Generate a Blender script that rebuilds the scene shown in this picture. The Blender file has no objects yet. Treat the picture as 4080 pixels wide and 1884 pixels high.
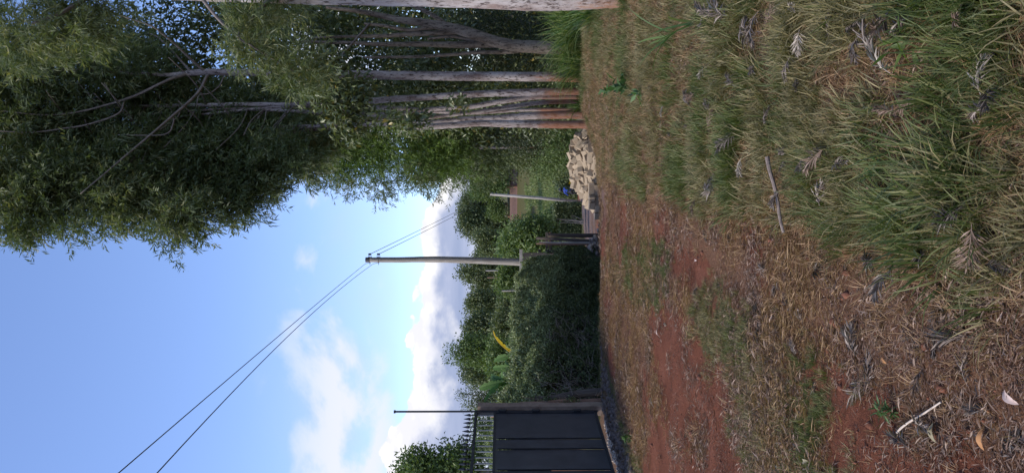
import bpy, math, random
import numpy as np
from mathutils import Vector, Matrix, Euler

S = bpy.context.scene
COL = S.collection
random.seed(7)
R = np.random.default_rng(11)

# ------------------------------------------------------------------ camera
F = 2950.0                       # focal length in photo pixels (4080 wide)
EYE = 1.6
TH = math.atan(40 / F)           # slight downward tilt
cam_d = bpy.data.cameras.new("camera")
cam = bpy.data.objects.new("camera", cam_d)
COL.objects.link(cam)
cam_d.sensor_fit = 'HORIZONTAL'
cam_d.sensor_width = 36
cam_d.lens = 36 * F / 4080
cam_d.clip_end = 12000
fw = Vector((0, math.cos(TH), -math.sin(TH)))
up = Vector((0, math.sin(TH), math.cos(TH)))
# the phone was held on its side: world up points to the left of the frame
M = Matrix((-up, Vector((1, 0, 0)), -fw)).transposed().to_4x4()
M.translation = Vector((0, 0, EYE))
cam.matrix_world = M
S.camera = cam

# ------------------------------------------------------------------ light, sky, exposure
SUN_EL = math.radians(48)
SUN_AZ = math.radians(-112)       # direction the light comes from, from +Y towards +X
sd = bpy.data.lights.new("sun", 'SUN')
sd.energy = 2.3
sd.angle = math.radians(14)
sd.color = (1.0, 0.93, 0.82)
sun = bpy.data.objects.new("sun", sd)
COL.objects.link(sun)
sv = Vector((math.sin(SUN_AZ) * math.cos(SUN_EL), math.cos(SUN_AZ) * math.cos(SUN_EL), math.sin(SUN_EL)))
sun.rotation_euler = sv.to_track_quat('Z', 'Y').to_euler()

W = bpy.data.worlds.new("World")
S.world = W
W.use_nodes = True
wn, wl = W.node_tree.nodes, W.node_tree.links
wn.clear()


def wnode(t, **k):
    n = wn.new(t)
    for a, b in k.items():
        setattr(n, a, b)
    return n


def wmath(op, a, b=None, c=None, clamp=False):
    n = wnode('ShaderNodeMath', operation=op, use_clamp=clamp)
    for i, x in enumerate((a, b, c)):
        if x is None:
            continue
        if isinstance(x, (int, float)):
            n.inputs[i].default_value = x
        else:
            wl.new(x, n.inputs[i])
    return n.outputs[0]


def wsmooth(x, lo, hi, a=0.0, b=1.0):
    n = wnode('ShaderNodeMapRange', interpolation_type='SMOOTHSTEP')
    wl.new(x, n.inputs[0])
    for i, v in enumerate((lo, hi, a, b)):
        if isinstance(v, (int, float)):
            n.inputs[i + 1].default_value = v
        else:
            wl.new(v, n.inputs[i + 1])
    return n.outputs[0]


def wnoise(vec, scale, detail=6, rough=.55, dist=0.0, W_=0.0):
    n = wnode('ShaderNodeTexNoise', noise_dimensions='4D')
    wl.new(vec, n.inputs['Vector'])
    n.inputs['W'].default_value = W_
    n.inputs['Scale'].default_value = scale
    n.inputs['Detail'].default_value = detail
    n.inputs['Roughness'].default_value = rough
    n.inputs['Distortion'].default_value = dist
    return n.outputs[0]


def wmix(f, a, b):
    n = wnode('ShaderNodeMix', data_type='RGBA')
    if isinstance(f, (int, float)):
        n.inputs[0].default_value = f
    else:
        wl.new(f, n.inputs[0])
    for i, x in ((6, a), (7, b)):
        if isinstance(x, tuple):
            n.inputs[i].default_value = x + (1,)
        else:
            wl.new(x, n.inputs[i])
    return n.outputs[2]


sky = wnode('ShaderNodeTexSky', sky_type='NISHITA')
sky.sun_disc = False
sky.sun_elevation = SUN_EL
sky.sun_rotation = SUN_AZ
sky.altitude = 1700
sky.dust_density = 1.6
sky.ozone_density = 1.6
tc = wnode('ShaderNodeTexCoord')
sp = wnode('ShaderNodeSeparateXYZ')
wl.new(tc.outputs['Generated'], sp.inputs[0])
sx, sy, sz = sp.outputs
hyp = wmath('SQRT', wmath('ADD', wmath('MULTIPLY', sx, sx), wmath('MULTIPLY', sy, sy)))
el = wmath('ARCTAN2', sz, hyp)           # elevation
az = wmath('ARCTAN2', sx, sy)            # bearing, 0 down the track
cb = wnode('ShaderNodeCombineXYZ')
wl.new(az, cb.inputs[0])
wl.new(wmath('MULTIPLY', el, 1.5), cb.inputs[1])
vec = cb.outputs[0]
cb2 = wnode('ShaderNodeCombineXYZ')
wl.new(wmath('MULTIPLY', az, .7), cb2.inputs[0])
wl.new(wmath('MULTIPLY', el, 4.0), cb2.inputs[1])
vecs = cb2.outputs[0]
# cumulus bank low over the horizon
nb = wnoise(vec, 9, 8, .58, .3, 1.3)
nbl = wnoise(vec, 3.2, 2, .5, 0, 5.2)


def billow(scale, rnd=1.0):
    n = wnode('ShaderNodeTexVoronoi', feature='SMOOTH_F1')
    dn = wnode('ShaderNodeTexNoise'); dn.inputs['Scale'].default_value = scale * 1.5; dn.inputs['Detail'].default_value = 3
    wl.new(vec, dn.inputs['Vector'])
    mx = wnode('ShaderNodeMix', data_type='RGBA', blend_type='LINEAR_LIGHT'); mx.inputs[0].default_value = .35 / scale
    wl.new(vec, mx.inputs[6]); wl.new(dn.outputs[1], mx.inputs[7])
    wl.new(mx.outputs[2], n.inputs['Vector']); n.inputs['Scale'].default_value = scale
    n.inputs['Smoothness'].default_value = .35
    return wmath('SUBTRACT', .5, n.outputs['Distance'])


bl1 = billow(16); bl2 = billow(42)
edge = wmath('ADD', wmath('MULTIPLY', wmath('SUBTRACT', nb, .5), .10),
             wmath('ADD', .142, wmath('MULTIPLY', wmath('SUBTRACT', nbl, .5), .11)))
edge = wmath('ADD', edge, wmath('ADD', wmath('MULTIPLY', bl1, .040), wmath('MULTIPLY', bl2, .014)))
edge = wmath('SUBTRACT', edge, .010)
edge = wmath('SUBTRACT', edge, wmath('MULTIPLY', wsmooth(az, -.02, .16), .095))
edge = wmath('ADD', edge, wmath('MULTIPLY', wsmooth(az, -.19, -.30), .03))
depth = wmath('SUBTRACT', edge, el)
bank = wsmooth(depth, 0.0, .005)
lav = wnoise(vecs, 5, 5, .55, .2, 3.1)
under = wmix(wsmooth(lav, .35, .68), (.37, .45, .68), (.56, .62, .84))
puff = wnoise(vec, 22, 6, .6, .2, 2.7)
lit = wmix(wsmooth(wmath('ADD', puff, wmath('MULTIPLY', bl2, .3)), .38, .62), (.98, .98, 1.06), (1.22, 1.20, 1.20))
bankcol = wmix(wsmooth(wmath('ADD', depth, wmath('MULTIPLY', wmath('SUBTRACT', puff, .5), .05)), .018, .052), lit, under)
bankcol = wmix(wsmooth(el, .050, .026), bankcol, (.72, .78, .96))
# thin high wisps above the bank
n1 = wnoise(vec, 4.2, 7, .56, .5, 8.4)
win = wmath('MULTIPLY', wsmooth(el, .10, .17), wsmooth(el, .34, .20))
lump = wmath('MULTIPLY', wsmooth(wmath('ADD', wmath('ADD', n1, wmath('MULTIPLY', bl1, .10)), wmath('MULTIPLY', win, .14)), .57, .68), win)
haze_n = wmath('MULTIPLY', wsmooth(wnoise(vec, 2.2, 5, .6, .3, 6.0), .4, .7), win)
skycol = wnode('ShaderNodeMix', data_type='RGBA', blend_type='MULTIPLY')
skycol.inputs[0].default_value = 1
wl.new(sky.outputs[0], skycol.inputs[6])
skycol.inputs[7].default_value = (.96, .965, 1.09, 1)
SKY_STRENGTH = .15
inv = 1 / SKY_STRENGTH


def cl(socket):
    n = wnode('ShaderNodeMix', data_type='RGBA', blend_type='MULTIPLY')
    n.inputs[0].default_value = 1
    n.clamp_result = False
    wl.new(socket, n.inputs[6])
    n.inputs[7].default_value = (inv * .54, inv * .54, inv * .54, 1)
    return n.outputs[2]


c = wmix(wmath('MULTIPLY', haze_n, .5), skycol.outputs[2], cl(wmix(.0, (.66, .70, .93), (1, 1, 1))))
c = wmix(wmath('MULTIPLY', lump, .95), c, cl(wmix(wsmooth(n1, .58, .72), (.92, .95, 1.06), (1.2, 1.2, 1.24))))
c = wmix(bank, c, cl(bankcol))
bg = wnode('ShaderNodeBackground')
bg.inputs[1].default_value = SKY_STRENGTH
wl.new(c, bg.inputs[0])
wo = wnode('ShaderNodeOutputWorld')
wl.new(bg.outputs[0], wo.inputs[0])

S.view_settings.view_transform = 'Standard'
S.view_settings.look = 'None'
S.view_settings.gamma = 1
S.view_settings.exposure = 0.85
S.view_settings.use_curve_mapping = False
S.render.engine = 'CYCLES'
S.cycles.max_bounces = 7
S.cycles.transparent_max_bounces = 4
S.cycles.use_denoising = True
S.cycles.use_adaptive_sampling = True

# ------------------------------------------------------------------ helpers


def P3(u, v, d):
    """point at forward distance d seen at upright photo pixel (u, v)"""
    a = (u - 942) / F
    b = (v - 2040) / F
    D = fw + Vector((1, 0, 0)) * a - up * b
    D = D * (d / D.y)
    return Vector((D.x, D.y, EYE + D.z))


K = 4080 / 2576


def Q(X, Y, d):
    return P3(1884 - Y * K, X * K, d)


def _hash(ix, iy, s):
    h = (ix * 374761393 + iy * 668265263 + s * 982451653) & 0xffffffff
    h = ((h ^ (h >> 13)) * 1274126177) & 0xffffffff
    return ((h ^ (h >> 16)) & 0xffff) / 65535.0


def vnoise(x, y, s=0):
    x = np.asarray(x, float); y = np.asarray(y, float)
    ix = np.floor(x).astype(np.int64); iy = np.floor(y).astype(np.int64)
    fx = x - ix; fy = y - iy
    fx = fx * fx * (3 - 2 * fx); fy = fy * fy * (3 - 2 * fy)
    a = _hash(ix, iy, s); b = _hash(ix + 1, iy, s)
    c_ = _hash(ix, iy + 1, s); d_ = _hash(ix + 1, iy + 1, s)
    return (a * (1 - fx) + b * fx) * (1 - fy) + (c_ * (1 - fx) + d_ * fx) * fy


def fbm(x, y, o=4, s=0):
    t = 0; a = .5; n = 0
    for i in range(o):
        t = t + a * vnoise(np.asarray(x) * 2 ** i, np.asarray(y) * 2 ** i, s + i * 17)
        n += a; a *= .5
    return t / n


def sstep(x, a, b):
    t = np.clip((np.asarray(x, float) - a) / (b - a), 0, 1)
    return t * t * (3 - 2 * t)


PY = np.array([-40, 0, 6, 10, 12.7, 15, 18, 21, 24, 40, 55, 73, 90, 104, 150, 150.7, 300, 700, 2000, 5000.])
PZ = np.array([.6, 0, -.01, -.03, -.12, -.43, -.84, -1.20, -1.57, -3.0, -4.4, -6.1, -7.3, -7.2, -1.45, -.05, 3.0, 5, 12, 20.])


def edge_x(y):      # where the track meets the grass on the right
    return np.interp(y, [0, 2.5, 4, 6, 8.8, 12, 16, 20, 30], [-.25, -.2, .03, .25, .5, .9, 1.15, 1.35, 2.0])


def left_x(y):      # foot of gate and hedge on the left
    return np.interp(y, [0, 10.6, 12.7, 18, 19.5, 21, 30], [-5.4, -3.4, -2.95, -1.05, -.75, -.6, -1.2])


def gh(x, y):
    x = np.asarray(x, float); y = np.asarray(y, float)
    # smooth profile: average three samples
    z = (np.interp(y - 1.2, PY, PZ) + np.interp(y, PY, PZ) + np.interp(y + 1.2, PY, PZ)) / 3
    z = np.where((y > 146) & (y < 156), np.interp(y, PY, PZ), z)
    near = 1 - sstep(y, 30, 60)
    z = z + near * (fbm(x * 1.3, y * 1.3, 4, 3) - .5) * .10
    z = z + near * (fbm(x * 9, y * 9, 3, 9) - .5) * .022
    e = edge_x(y)
    shelf = sstep(x, e - .1, e + .5) * near
    z = z + shelf * .04
    z = z + near * sstep(x, e + .5, e + 1.7) * .32 * sstep(y, 11, 16) * (1 - sstep(y, 18.3, 20.3))
    # wheel ruts
    for off, wd in ((-.55, .22), (-1.75, .25)):
        z = z - near * .045 * np.exp(-((x - (e + off)) / wd) ** 2) * (1 - sstep(y, 14, 22))
    # land behind hedge stays flatter
    lx = left_x(y)
    z = z + near * sstep(lx - x, -.1, .6) * .10
    far = sstep(y, 60, 100)
    z = z + far * (fbm(x * .05, y * .05, 3, 21) - .5) * 1.2 * (1 - sstep(y, 135, 149)) 
    return z


def gz(x, y):
    return float(gh(np.array([x]), np.array([y]))[0])


def tag(o, label=None, cat=None, group=None, kind=None):
    if label: o['label'] = label
    if cat: o['category'] = cat
    if group: o['group'] = group
    if kind: o['kind'] = kind
    return o


def link(name, me, mat=None, parent=None, loc=None):
    o = bpy.data.objects.new(name, me)
    COL.objects.link(o)
    if mat is not None and me is not None and len(me.materials) == 0:
        me.materials.append(mat)
    if loc is not None:
        o.location = loc
    if parent:
        o.parent = parent
        if loc is None:      # geometry given in world space: undo the parent's place
            o.matrix_parent_inverse = Matrix.LocRotScale(parent.location, parent.rotation_euler, parent.scale).inverted()
    return o


def empty(name, loc, rz=0, **t):
    o = bpy.data.objects.new(name, None)
    COL.objects.link(o)
    o.location = loc
    o.rotation_euler = (0, 0, rz)
    o.empty_display_size = .2
    tag(o, **t)
    return o


def np_mesh(name, V, Fc, rnd=None, smooth=False):
    """V (n,3) float, Fc list of index arrays of one size each (m,k)"""
    me = bpy.data.meshes.new(name)
    V = np.asarray(V, np.float32)
    if not isinstance(Fc, list):
        Fc = [Fc]
    me.vertices.add(len(V))
    me.vertices.foreach_set('co', V.ravel())
    idx = np.concatenate([f.ravel() for f in Fc]).astype(np.int32)
    tot = np.concatenate([np.full(len(f), f.shape[1]) for f in Fc]).astype(np.int32)
    st = np.concatenate([[0], np.cumsum(tot)[:-1]]).astype(np.int32)
    me.loops.add(len(idx)); me.loops.foreach_set('vertex_index', idx)
    me.polygons.add(len(tot)); me.polygons.foreach_set('loop_start', st)
    me.polygons.foreach_set('loop_total', tot)
    if smooth:
        me.polygons.foreach_set('use_smooth', np.ones(len(tot), bool))
    if rnd is not None:
        a = me.attributes.new('rnd', 'FLOAT', 'POINT')
        a.data.foreach_set('value', np.asarray(rnd, np.float32))
    me.update(calc_edges=True)
    return me


class MB:
    """collects boxes, tubes and ribbons in one mesh"""
    def __init__(s): s.v = []; s.f = []; s.n = 0

    def add(s, vs, fs):
        s.v += [tuple(p) for p in vs]
        s.f += [tuple(i + s.n for i in f) for f in fs]
        s.n = len(s.v)
        return s

    def box(s, c, d, rot=None, jit=0, taper=1.0):
        hx, hy, hz = d[0] / 2, d[1] / 2, d[2] / 2
        vs = []
        for z in (-hz, hz):
            k = taper if z > 0 else 1
            for a, b in ((-1, -1), (1, -1), (1, 1), (-1, 1)):
                p = Vector((a * hx * k + random.uniform(-jit, jit), b * hy * k + random.uniform(-jit, jit), z + random.uniform(-jit, jit)))
                if rot: p.rotate(rot)
                vs.append(p + Vector(c))
        return s.add(vs, [(3, 2, 1, 0), (4, 5, 6, 7), (0, 1, 5, 4), (1, 2, 6, 5), (2, 3, 7, 6), (3, 0, 4, 7)])

    def tube(s, pts, rad, n=8, cap=True, wob=0.0):
        pts = [Vector(p) for p in pts]
        if isinstance(rad, (int, float)): rad = [rad] * len(pts)
        vs = []; fs = []
        t0 = (pts[1] - pts[0]).normalized()
        ref = Vector((1, 0, 0)) if abs(t0.x) < .8 else Vector((0, 1, 0))
        for i, p in enumerate(pts):
            t = (pts[min(i + 1, len(pts) - 1)] - pts[max(i - 1, 0)]).normalized()
            a = (ref - t * ref.dot(t)).normalized(); b = t.cross(a); ref = a
            for k in range(n):
                an = 2 * math.pi * k / n
                r = rad[i] * (1 + random.uniform(-wob, wob))
                vs.append(p + a * math.cos(an) * r + b * math.sin(an) * r)
        for i in range(len(pts) - 1):
            for k in range(n):
                k2 = (k + 1) % n
                fs.append((i * n + k, i * n + k2, (i + 1) * n + k2, (i + 1) * n + k))
        if cap:
            fs.append(tuple(range(n - 1, -1, -1)))
            fs.append(tuple(range((len(pts) - 1) * n, len(pts) * n)))
        return s.add(vs, fs)

    def mesh(s, name, smooth=False):
        me = bpy.data.meshes.new(name)
        me.from_pydata(s.v, [], s.f)
        if smooth:
            me.polygons.foreach_set('use_smooth', [True] * len(me.polygons))
        me.update()
        return me

    def build(s, name, mat, parent=None, smooth=False, loc=None):
        return link(name, s.mesh(name, smooth), mat, parent, loc)


def spline(pts, n):
    """Catmull-Rom through pts (each a tuple of floats), n samples per span"""
    A = np.array(pts, float)
    A = np.vstack([2 * A[0] - A[1], A, 2 * A[-1] - A[-2]])
    out = []
    for i in range(1, len(A) - 2):
        for t in np.linspace(0, 1, n, endpoint=False):
            p0, p1, p2, p3 = A[i - 1:i + 3]
            out.append(.5 * (2 * p1 + (p2 - p0) * t + (2 * p0 - 5 * p1 + 4 * p2 - p3) * t * t + (3 * p1 - p0 - 3 * p2 + p3) * t ** 3))
    out.append(A[-2])
    return np.array(out)


# ------------------------------------------------------------------ materials
def mat(name):
    m = bpy.data.materials.new(name)
    m.use_nodes = True
    nt = m.node_tree
    b = nt.nodes['Principled BSDF']
    return m, nt.nodes, nt.links, b


def ramp(ns, ls, src, stops):
    r = ns.new('ShaderNodeValToRGB')
    e = r.color_ramp.elements
    while len(e) < len(stops): e.new(.5)
    for i, (p, c_) in enumerate(stops):
        e[i].position = p; e[i].color = tuple(c_) + (1,)
    ls.new(src, r.inputs[0])
    return r.outputs[0]


def noise(ns, ls, scale, detail=5, rough=.6, vec=None, stretch=None, coord='Object', dist=0):
    n = ns.new('ShaderNodeTexNoise')
    n.inputs['Scale'].default_value = scale
    n.inputs['Detail'].default_value = detail
    n.inputs['Roughness'].default_value = rough
    n.inputs['Distortion'].default_value = dist
    t = ns.new('ShaderNodeTexCoord')
    mp = ns.new('ShaderNodeMapping')
    if stretch: mp.inputs['Scale'].default_value = stretch
    ls.new(t.outputs[coord], mp.inputs[0]); ls.new(mp.outputs[0], n.inputs['Vector'])
    return n.outputs[0]


def mixc(ns, ls, f, a, b, mode='MIX'):
    n = ns.new('ShaderNodeMix'); n.data_type = 'RGBA'; n.blend_type = mode
    if isinstance(f, (int, float)): n.inputs[0].default_value = f
    else: ls.new(f, n.inputs[0])
    for i, x in ((6, a), (7, b)):
        if isinstance(x, tuple): n.inputs[i].default_value = x + (1,)
        else: ls.new(x, n.inputs[i])
    return n.outputs[2]


def bump(ns, ls, b, h, dist=.01, strength=.6):
    bp = ns.new('ShaderNodeBump')
    bp.inputs['Distance'].default_value = dist
    bp.inputs['Strength'].default_value = strength
    ls.new(h, bp.inputs['Height']); ls.new(bp.outputs[0], b.inputs['Normal'])


def mrange(ns, ls, src, a, b, c_=0, d=1):
    n = ns.new('ShaderNodeMapRange'); n.interpolation_type = 'SMOOTHSTEP'
    ls.new(src, n.inputs[0])
    for i, v in enumerate((a, b, c_, d)): n.inputs[i + 1].default_value = v
    return n.outputs[0]


def leaf_mat(name, stops, trans=.3, rough=.5, spec=.35, clump=None):
    m, ns, ls, b = mat(name)
    at = ns.new('ShaderNodeAttribute'); at.attribute_name = 'rnd'
    oi = ns.new('ShaderNodeObjectInfo')
    ad = ns.new('ShaderNodeMath'); ad.operation = 'MULTIPLY_ADD'
    ls.new(oi.outputs['Random'], ad.inputs[0]); ad.inputs[1].default_value = .18
    ls.new(at.outputs['Fac'], ad.inputs[2])
    col = ramp(ns, ls, ad.outputs[0], stops)
    if clump:
        nz = noise(ns, ls, clump, 3, .5)
        k = mrange(ns, ls, nz, .3, .7, .0, 1.0)
        col = mixc(ns, ls, k, mixc(ns, ls, 1.0, col, (.72, .78, .72), 'MULTIPLY'), col)
    ls.new(col, b.inputs['Base Color'])
    b.inputs['Roughness'].default_value = rough
    b.inputs['Specular IOR Level'].default_value = spec
    tr = ns.new('ShaderNodeBsdfTranslucent')
    ls.new(mixc(ns, ls, 1.0, col, (1.25, 1.35, .6), 'MULTIPLY'), tr.inputs[0])
    mx = ns.new('ShaderNodeMixShader'); mx.inputs[0].default_value = trans
    ls.new(b.outputs[0], mx.inputs[1]); ls.new(tr.outputs[0], mx.inputs[2])
    ls.new(mx.outputs[0], ns['Material Output'].inputs[0])
    return m


def simple(name, c1, c2, scale=8, rough=.8, stretch=None, bd=.004, spec=.3, bs=.6):
    m, ns, ls, b = mat(name)
    nz = noise(ns, ls, scale, 6, .65, stretch=stretch)
    ls.new(ramp(ns, ls, nz, [(.3, c1), (.7, c2)]), b.inputs['Base Color'])
    b.inputs['Roughness'].default_value = rough
    b.inputs['Specular IOR Level'].default_value = spec
    bump(ns, ls, b, nz, bd, bs)
    return m


def bark_mat(name, pale, dark, ochre, ochre_top=0.0):
    m, ns, ls, b = mat(name)
    n1 = noise(ns, ls, 5, 6, .7, stretch=(1, 1, .25))
    n2 = noise(ns, ls, 22, 6, .75, stretch=(1, 1, .35))
    n3 = noise(ns, ls, 5.0, 6, .75, stretch=(1, 1, .22))
    n4 = noise(ns, ls, 30, 4, .7, stretch=(.6, .6, 2.2))
    col = ramp(ns, ls, n1, [(.36, dark), (.50, tuple(.55 * a + .45 * d for a, d in zip(pale, dark))), (.66, pale)])
    col = mixc(ns, ls, mrange(ns, ls, n2, .50, .62), col, tuple(x * .35 for x in dark))
    col = mixc(ns, ls, mrange(ns, ls, n4, .60, .72, 0, .7), col, tuple(min(1, x * 1.35) for x in pale))
    # iron-red soil and peeled patches near the foot
    tcn = ns.new('ShaderNodeTexCoord'); sp_ = ns.new('ShaderNodeSeparateXYZ')
    ls.new(tcn.outputs['Object'], sp_.inputs[0])
    low = mrange(ns, ls, sp_.outputs[2], ochre_top + .3, ochre_top - .7, 0, 1)
    ad = ns.new('ShaderNodeMath'); ad.operation = 'MULTIPLY_ADD'
    ls.new(low, ad.inputs[0]); ad.inputs[1].default_value = .26
    ls.new(n3, ad.inputs[2])
    col = mixc(ns, ls, mrange(ns, ls, ad.outputs[0], .56, .80, 0, .85), col, mixc(ns, ls, n2, ochre, tuple(x * .5 for x in ochre)))
    ls.new(col, b.inputs['Base Color'])
    b.inputs['Roughness'].default_value = .9
    b.inputs['Specular IOR Level'].default_value = .2
    bump(ns, ls, b, n2, .02, .9)
    return m


M_GREV = leaf_mat('silky_oak_leaf', [(0, (.034, .050, .022)), (.35, (.078, .105, .044)), (.65, (.125, .155, .068)), (.9, (.20, .215, .12)), (1, (.25, .24, .10))], .38)
M_GREVL = leaf_mat('young_silky_oak_leaf', [(0, (.055, .09, .025)), (.5, (.115, .175, .045)), (1, (.20, .27, .065))], .40)
M_BIG = leaf_mat('avocado_leaf', [(0, (.036, .052, .020)), (.45, (.088, .112, .044)), (.8, (.16, .18, .075)), (.93, (.11, .115, .045)), (.965, (.32, .24, .06)), (1, (.34, .26, .07))], .25, .4, .5)
M_DARK = leaf_mat('dark_shrub_leaf', [(0, (.02, .032, .016)), (.6, (.05, .068, .032)), (1, (.11, .10, .06))], .25)
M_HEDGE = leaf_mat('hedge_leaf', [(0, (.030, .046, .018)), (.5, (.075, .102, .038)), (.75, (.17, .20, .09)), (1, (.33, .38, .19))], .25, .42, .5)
M_FARA = leaf_mat('far_leaf', [(0, (.048, .068, .032)), (.5, (.10, .13, .056)), (1, (.18, .20, .09))], .25)
M_FARB = leaf_mat('far_light_leaf', [(0, (.05, .08, .028)), (.5, (.10, .15, .05)), (1, (.18, .23, .075))], .3)
M_MEAD = leaf_mat('meadow_leaf', [(0, (.08, .12, .035)), (.5, (.16, .20, .07)), (1, (.28, .31, .13))], .35)
M_BAN = leaf_mat('banana_leaf', [(0, (.05, .11, .03)), (1, (.10, .18, .045))], .3, .65, .2)
M_BANY = leaf_mat('yellowed_banana_leaf', [(0, (.46, .28, .03)), (.8, (.62, .44, .07)), (1, (.62, .44, .07))], .35, .5)
M_NAP = leaf_mat('tall_grass_blade', [(0, (.045, .085, .022)), (.6, (.09, .16, .045)), (1, (.24, .26, .10))], .4)
M_GR1 = leaf_mat('grass_green', [(0, (.040, .060, .015)), (.6, (.088, .118, .030)), (1, (.20, .20, .075))], .35)
M_GR2 = leaf_mat('grass_olive', [(0, (.085, .078, .028)), (.6, (.165, .145, .060)), (1, (.32, .26, .13))], .3)
M_GR3 = leaf_mat('grass_straw', [(0, (.12, .068, .032)), (.5, (.235, .135, .066)), (1, (.38, .25, .135))], .25)
M_LIT = leaf_mat('plant_litter', [(0, (.055, .030, .021)), (.5, (.135, .072, .046)), (.88, (.19, .115, .078)), (1, (.27, .19, .14))], .1)
M_SPRG = leaf_mat('dead_leaf_grey', [(0, (.075, .054, .045)), (.5, (.185, .145, .125)), (1, (.36, .30, .26))], .1, .6)
M_SPRB = leaf_mat('dead_leaf_brown', [(0, (.09, .055, .038)), (.5, (.19, .125, .09)), (1, (.36, .26, .20))], .1, .6)
M_SPRD = leaf_mat('dead_leaf_dark', [(0, (.028, .022, .019)), (.5, (.075, .06, .05)), (1, (.16, .13, .115))], .1, .6)
M_SPRW = leaf_mat('dead_leaf_pale', [(0, (.18, .145, .12)), (.5, (.38, .32, .27)), (1, (.56, .49, .42))], .1, .6)
M_WEED = leaf_mat('weed_leaf', [(0, (.04, .09, .03)), (1, (.10, .18, .06))], .35)
M_BARK = bark_mat('pale_grey_bark', (.42, .37, .345), (.15, .105, .09), (.30, .115, .052), 1.0)
M_BARKA = bark_mat('near_trunk_bark', (.52, .475, .45), (.24, .175, .15), (.40, .18, .08), .75)
M_BARKD = bark_mat('brown_bark', (.20, .165, .13), (.085, .062, .045), (.15, .08, .05), -.6)
M_TWIG = simple('twig_bark', (.10, .08, .07), (.24, .20, .17), 14, .9, (1, 1, .4))
M_POLE = simple('weathered_pole_wood', (.16, .135, .11), (.40, .36, .31), 6, .9, (3, 3, .3), .01)
M_POLED = simple('tarred_pole_wood', (.05, .042, .04), (.13, .115, .10), 6, .9, (3, 3, .3), .01)
M_PLANK = simple('grey_plank', (.20, .175, .15), (.46, .42, .37), 5, .9, (4, 4, .25), .006)
M_DKWOOD = simple('dark_wet_wood', (.04, .033, .029), (.12, .098, .085), 6, .9, (3, 3, .3), .008)
M_REDWOOD = simple('brown_log_bark', (.12, .065, .045), (.30, .18, .13), 7, .9, (3, 3, .3), .01)
M_GATE = simple('dark_gate_paint', (.024, .026, .034), (.046, .048, .058), 3, .5, None, .0015, .35, .4)
M_GFRAME = simple('gate_frame_paint', (.010, .012, .018), (.022, .025, .032), 6, .45, None, .001)
M_BARS = simple('galvanised_bar', (.10, .11, .12), (.24, .25, .26), 8, .45, None, .001)
M_PILLAR = simple('mud_plaster', (.16, .115, .085), (.28, .21, .165), 5, .95, None, .02)
M_BLOCK = simple('quarried_stone', (.29, .225, .155), (.42, .335, .24), 9, .95, None, .006)
M_ROCK = simple('grey_rock', (.17, .135, .115), (.36, .30, .26), 6, .95, None, .02)
M_ROCKD = simple('dark_rock', (.07, .055, .045), (.16, .13, .11), 6, .95, None, .02)
M_MUD = simple('dried_mud', (.055, .042, .036), (.15, .115, .10), 7, .98, None, .04)
M_RUB = simple('pale_rubble', (.22, .17, .14), (.62, .53, .45), 30, .95, None, .03)
M_WIRE = simple('grey_cable', (.06, .06, .07), (.12, .12, .13), 3, .5)
M_INS = simple('dark_porcelain', (.012, .012, .02), (.03, .03, .045), 4, .2)
M_STEEL = simple('rusty_steel', (.05, .045, .05), (.12, .10, .10), 10, .5)
M_CORE = simple('painted_shade_core', (.012, .012, .008), (.035, .030, .020), 12, 1.0, None, .05)  # hedge filler hulls, colour paints the shade between the leaves
M_BLUE = simple('blue_cloth', (.015, .035, .20), (.03, .07, .34), 12, .8)
M_BLACK = simple('black_plastic', (.008, .008, .01), (.02, .02, .024), 8, .35)
M_TROUS = simple('dark_trousers', (.015, .016, .02), (.03, .03, .035), 12, .9)
M_SKIN = simple('brown_skin', (.09, .045, .028), (.12, .06, .038), 8, .6)
M_HILL = simple('haze_tinted_ridge', (.050, .075, .085), (.075, .105, .115), .01, 1)  # distance haze painted into the ridge as a blue tint
M_ROOF = simple('sheet_roof', (.10, .10, .11), (.2, .2, .21), 3, .6)
M_STICK = simple('peeled_stick', (.42, .33, .26), (.62, .53, .44), 14, .9, (3, 3, .5), .002)
M_STICKB = simple('brown_stick', (.13, .095, .08), (.30, .24, .20), 14, .9, (3, 3, .5), .003)
M_ORANGE = simple('orange_dead_leaf', (.30, .14, .05), (.52, .27, .12), 18, .7)
M_PINK = simple('pale_dead_leaf', (.42, .30, .25), (.60, .48, .42), 18, .7)
M_OLIVEL = simple('olive_dead_leaf', (.20, .17, .10), (.34, .29, .18), 18, .7)

for M0, colr, sc_, lo, hi in ((M_BLOCK, (.16, .075, .045), 3.5, .52, .72), (M_GATE, (.085, .062, .05), 2.2, .55, .80), (M_PILLAR, (.12, .07, .05), 4, .5, .7), (M_PLANK, (.12, .09, .07), 5, .5, .7)):
    ns_, ls_ = M0.node_tree.nodes, M0.node_tree.links
    b_ = ns_['Principled BSDF']; src = b_.inputs['Base Color'].links[0].from_socket
    st_ = noise(ns_, ls_, sc_, 7, .7, coord='Object')
    ls_.new(mixc(ns_, ls_, mrange(ns_, ls_, st_, lo, hi, 0, .6), src, colr), b_.inputs['Base Color'])

# ------------------------------------------------------------------ ground
ys = np.concatenate([np.arange(-30, 0, 2.), np.arange(0, 2, .25), np.arange(2, 11, .055), np.arange(11, 26, .12), np.arange(26, 60, .7),
                     np.arange(60, 149, 2.5), [149.5, 150, 150.15, 150.4, 150.7, 151.5, 154], np.geomspace(160, 6000, 26)])
xr = np.concatenate([np.arange(0, 4.2, .06), np.arange(4.2, 9, .3), np.arange(9, 40, 2.5), np.geomspace(42, 6000, 16)])
xs = np.concatenate([-xr[:0:-1], xr])
GX, GY = np.meshgrid(xs, ys)


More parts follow.
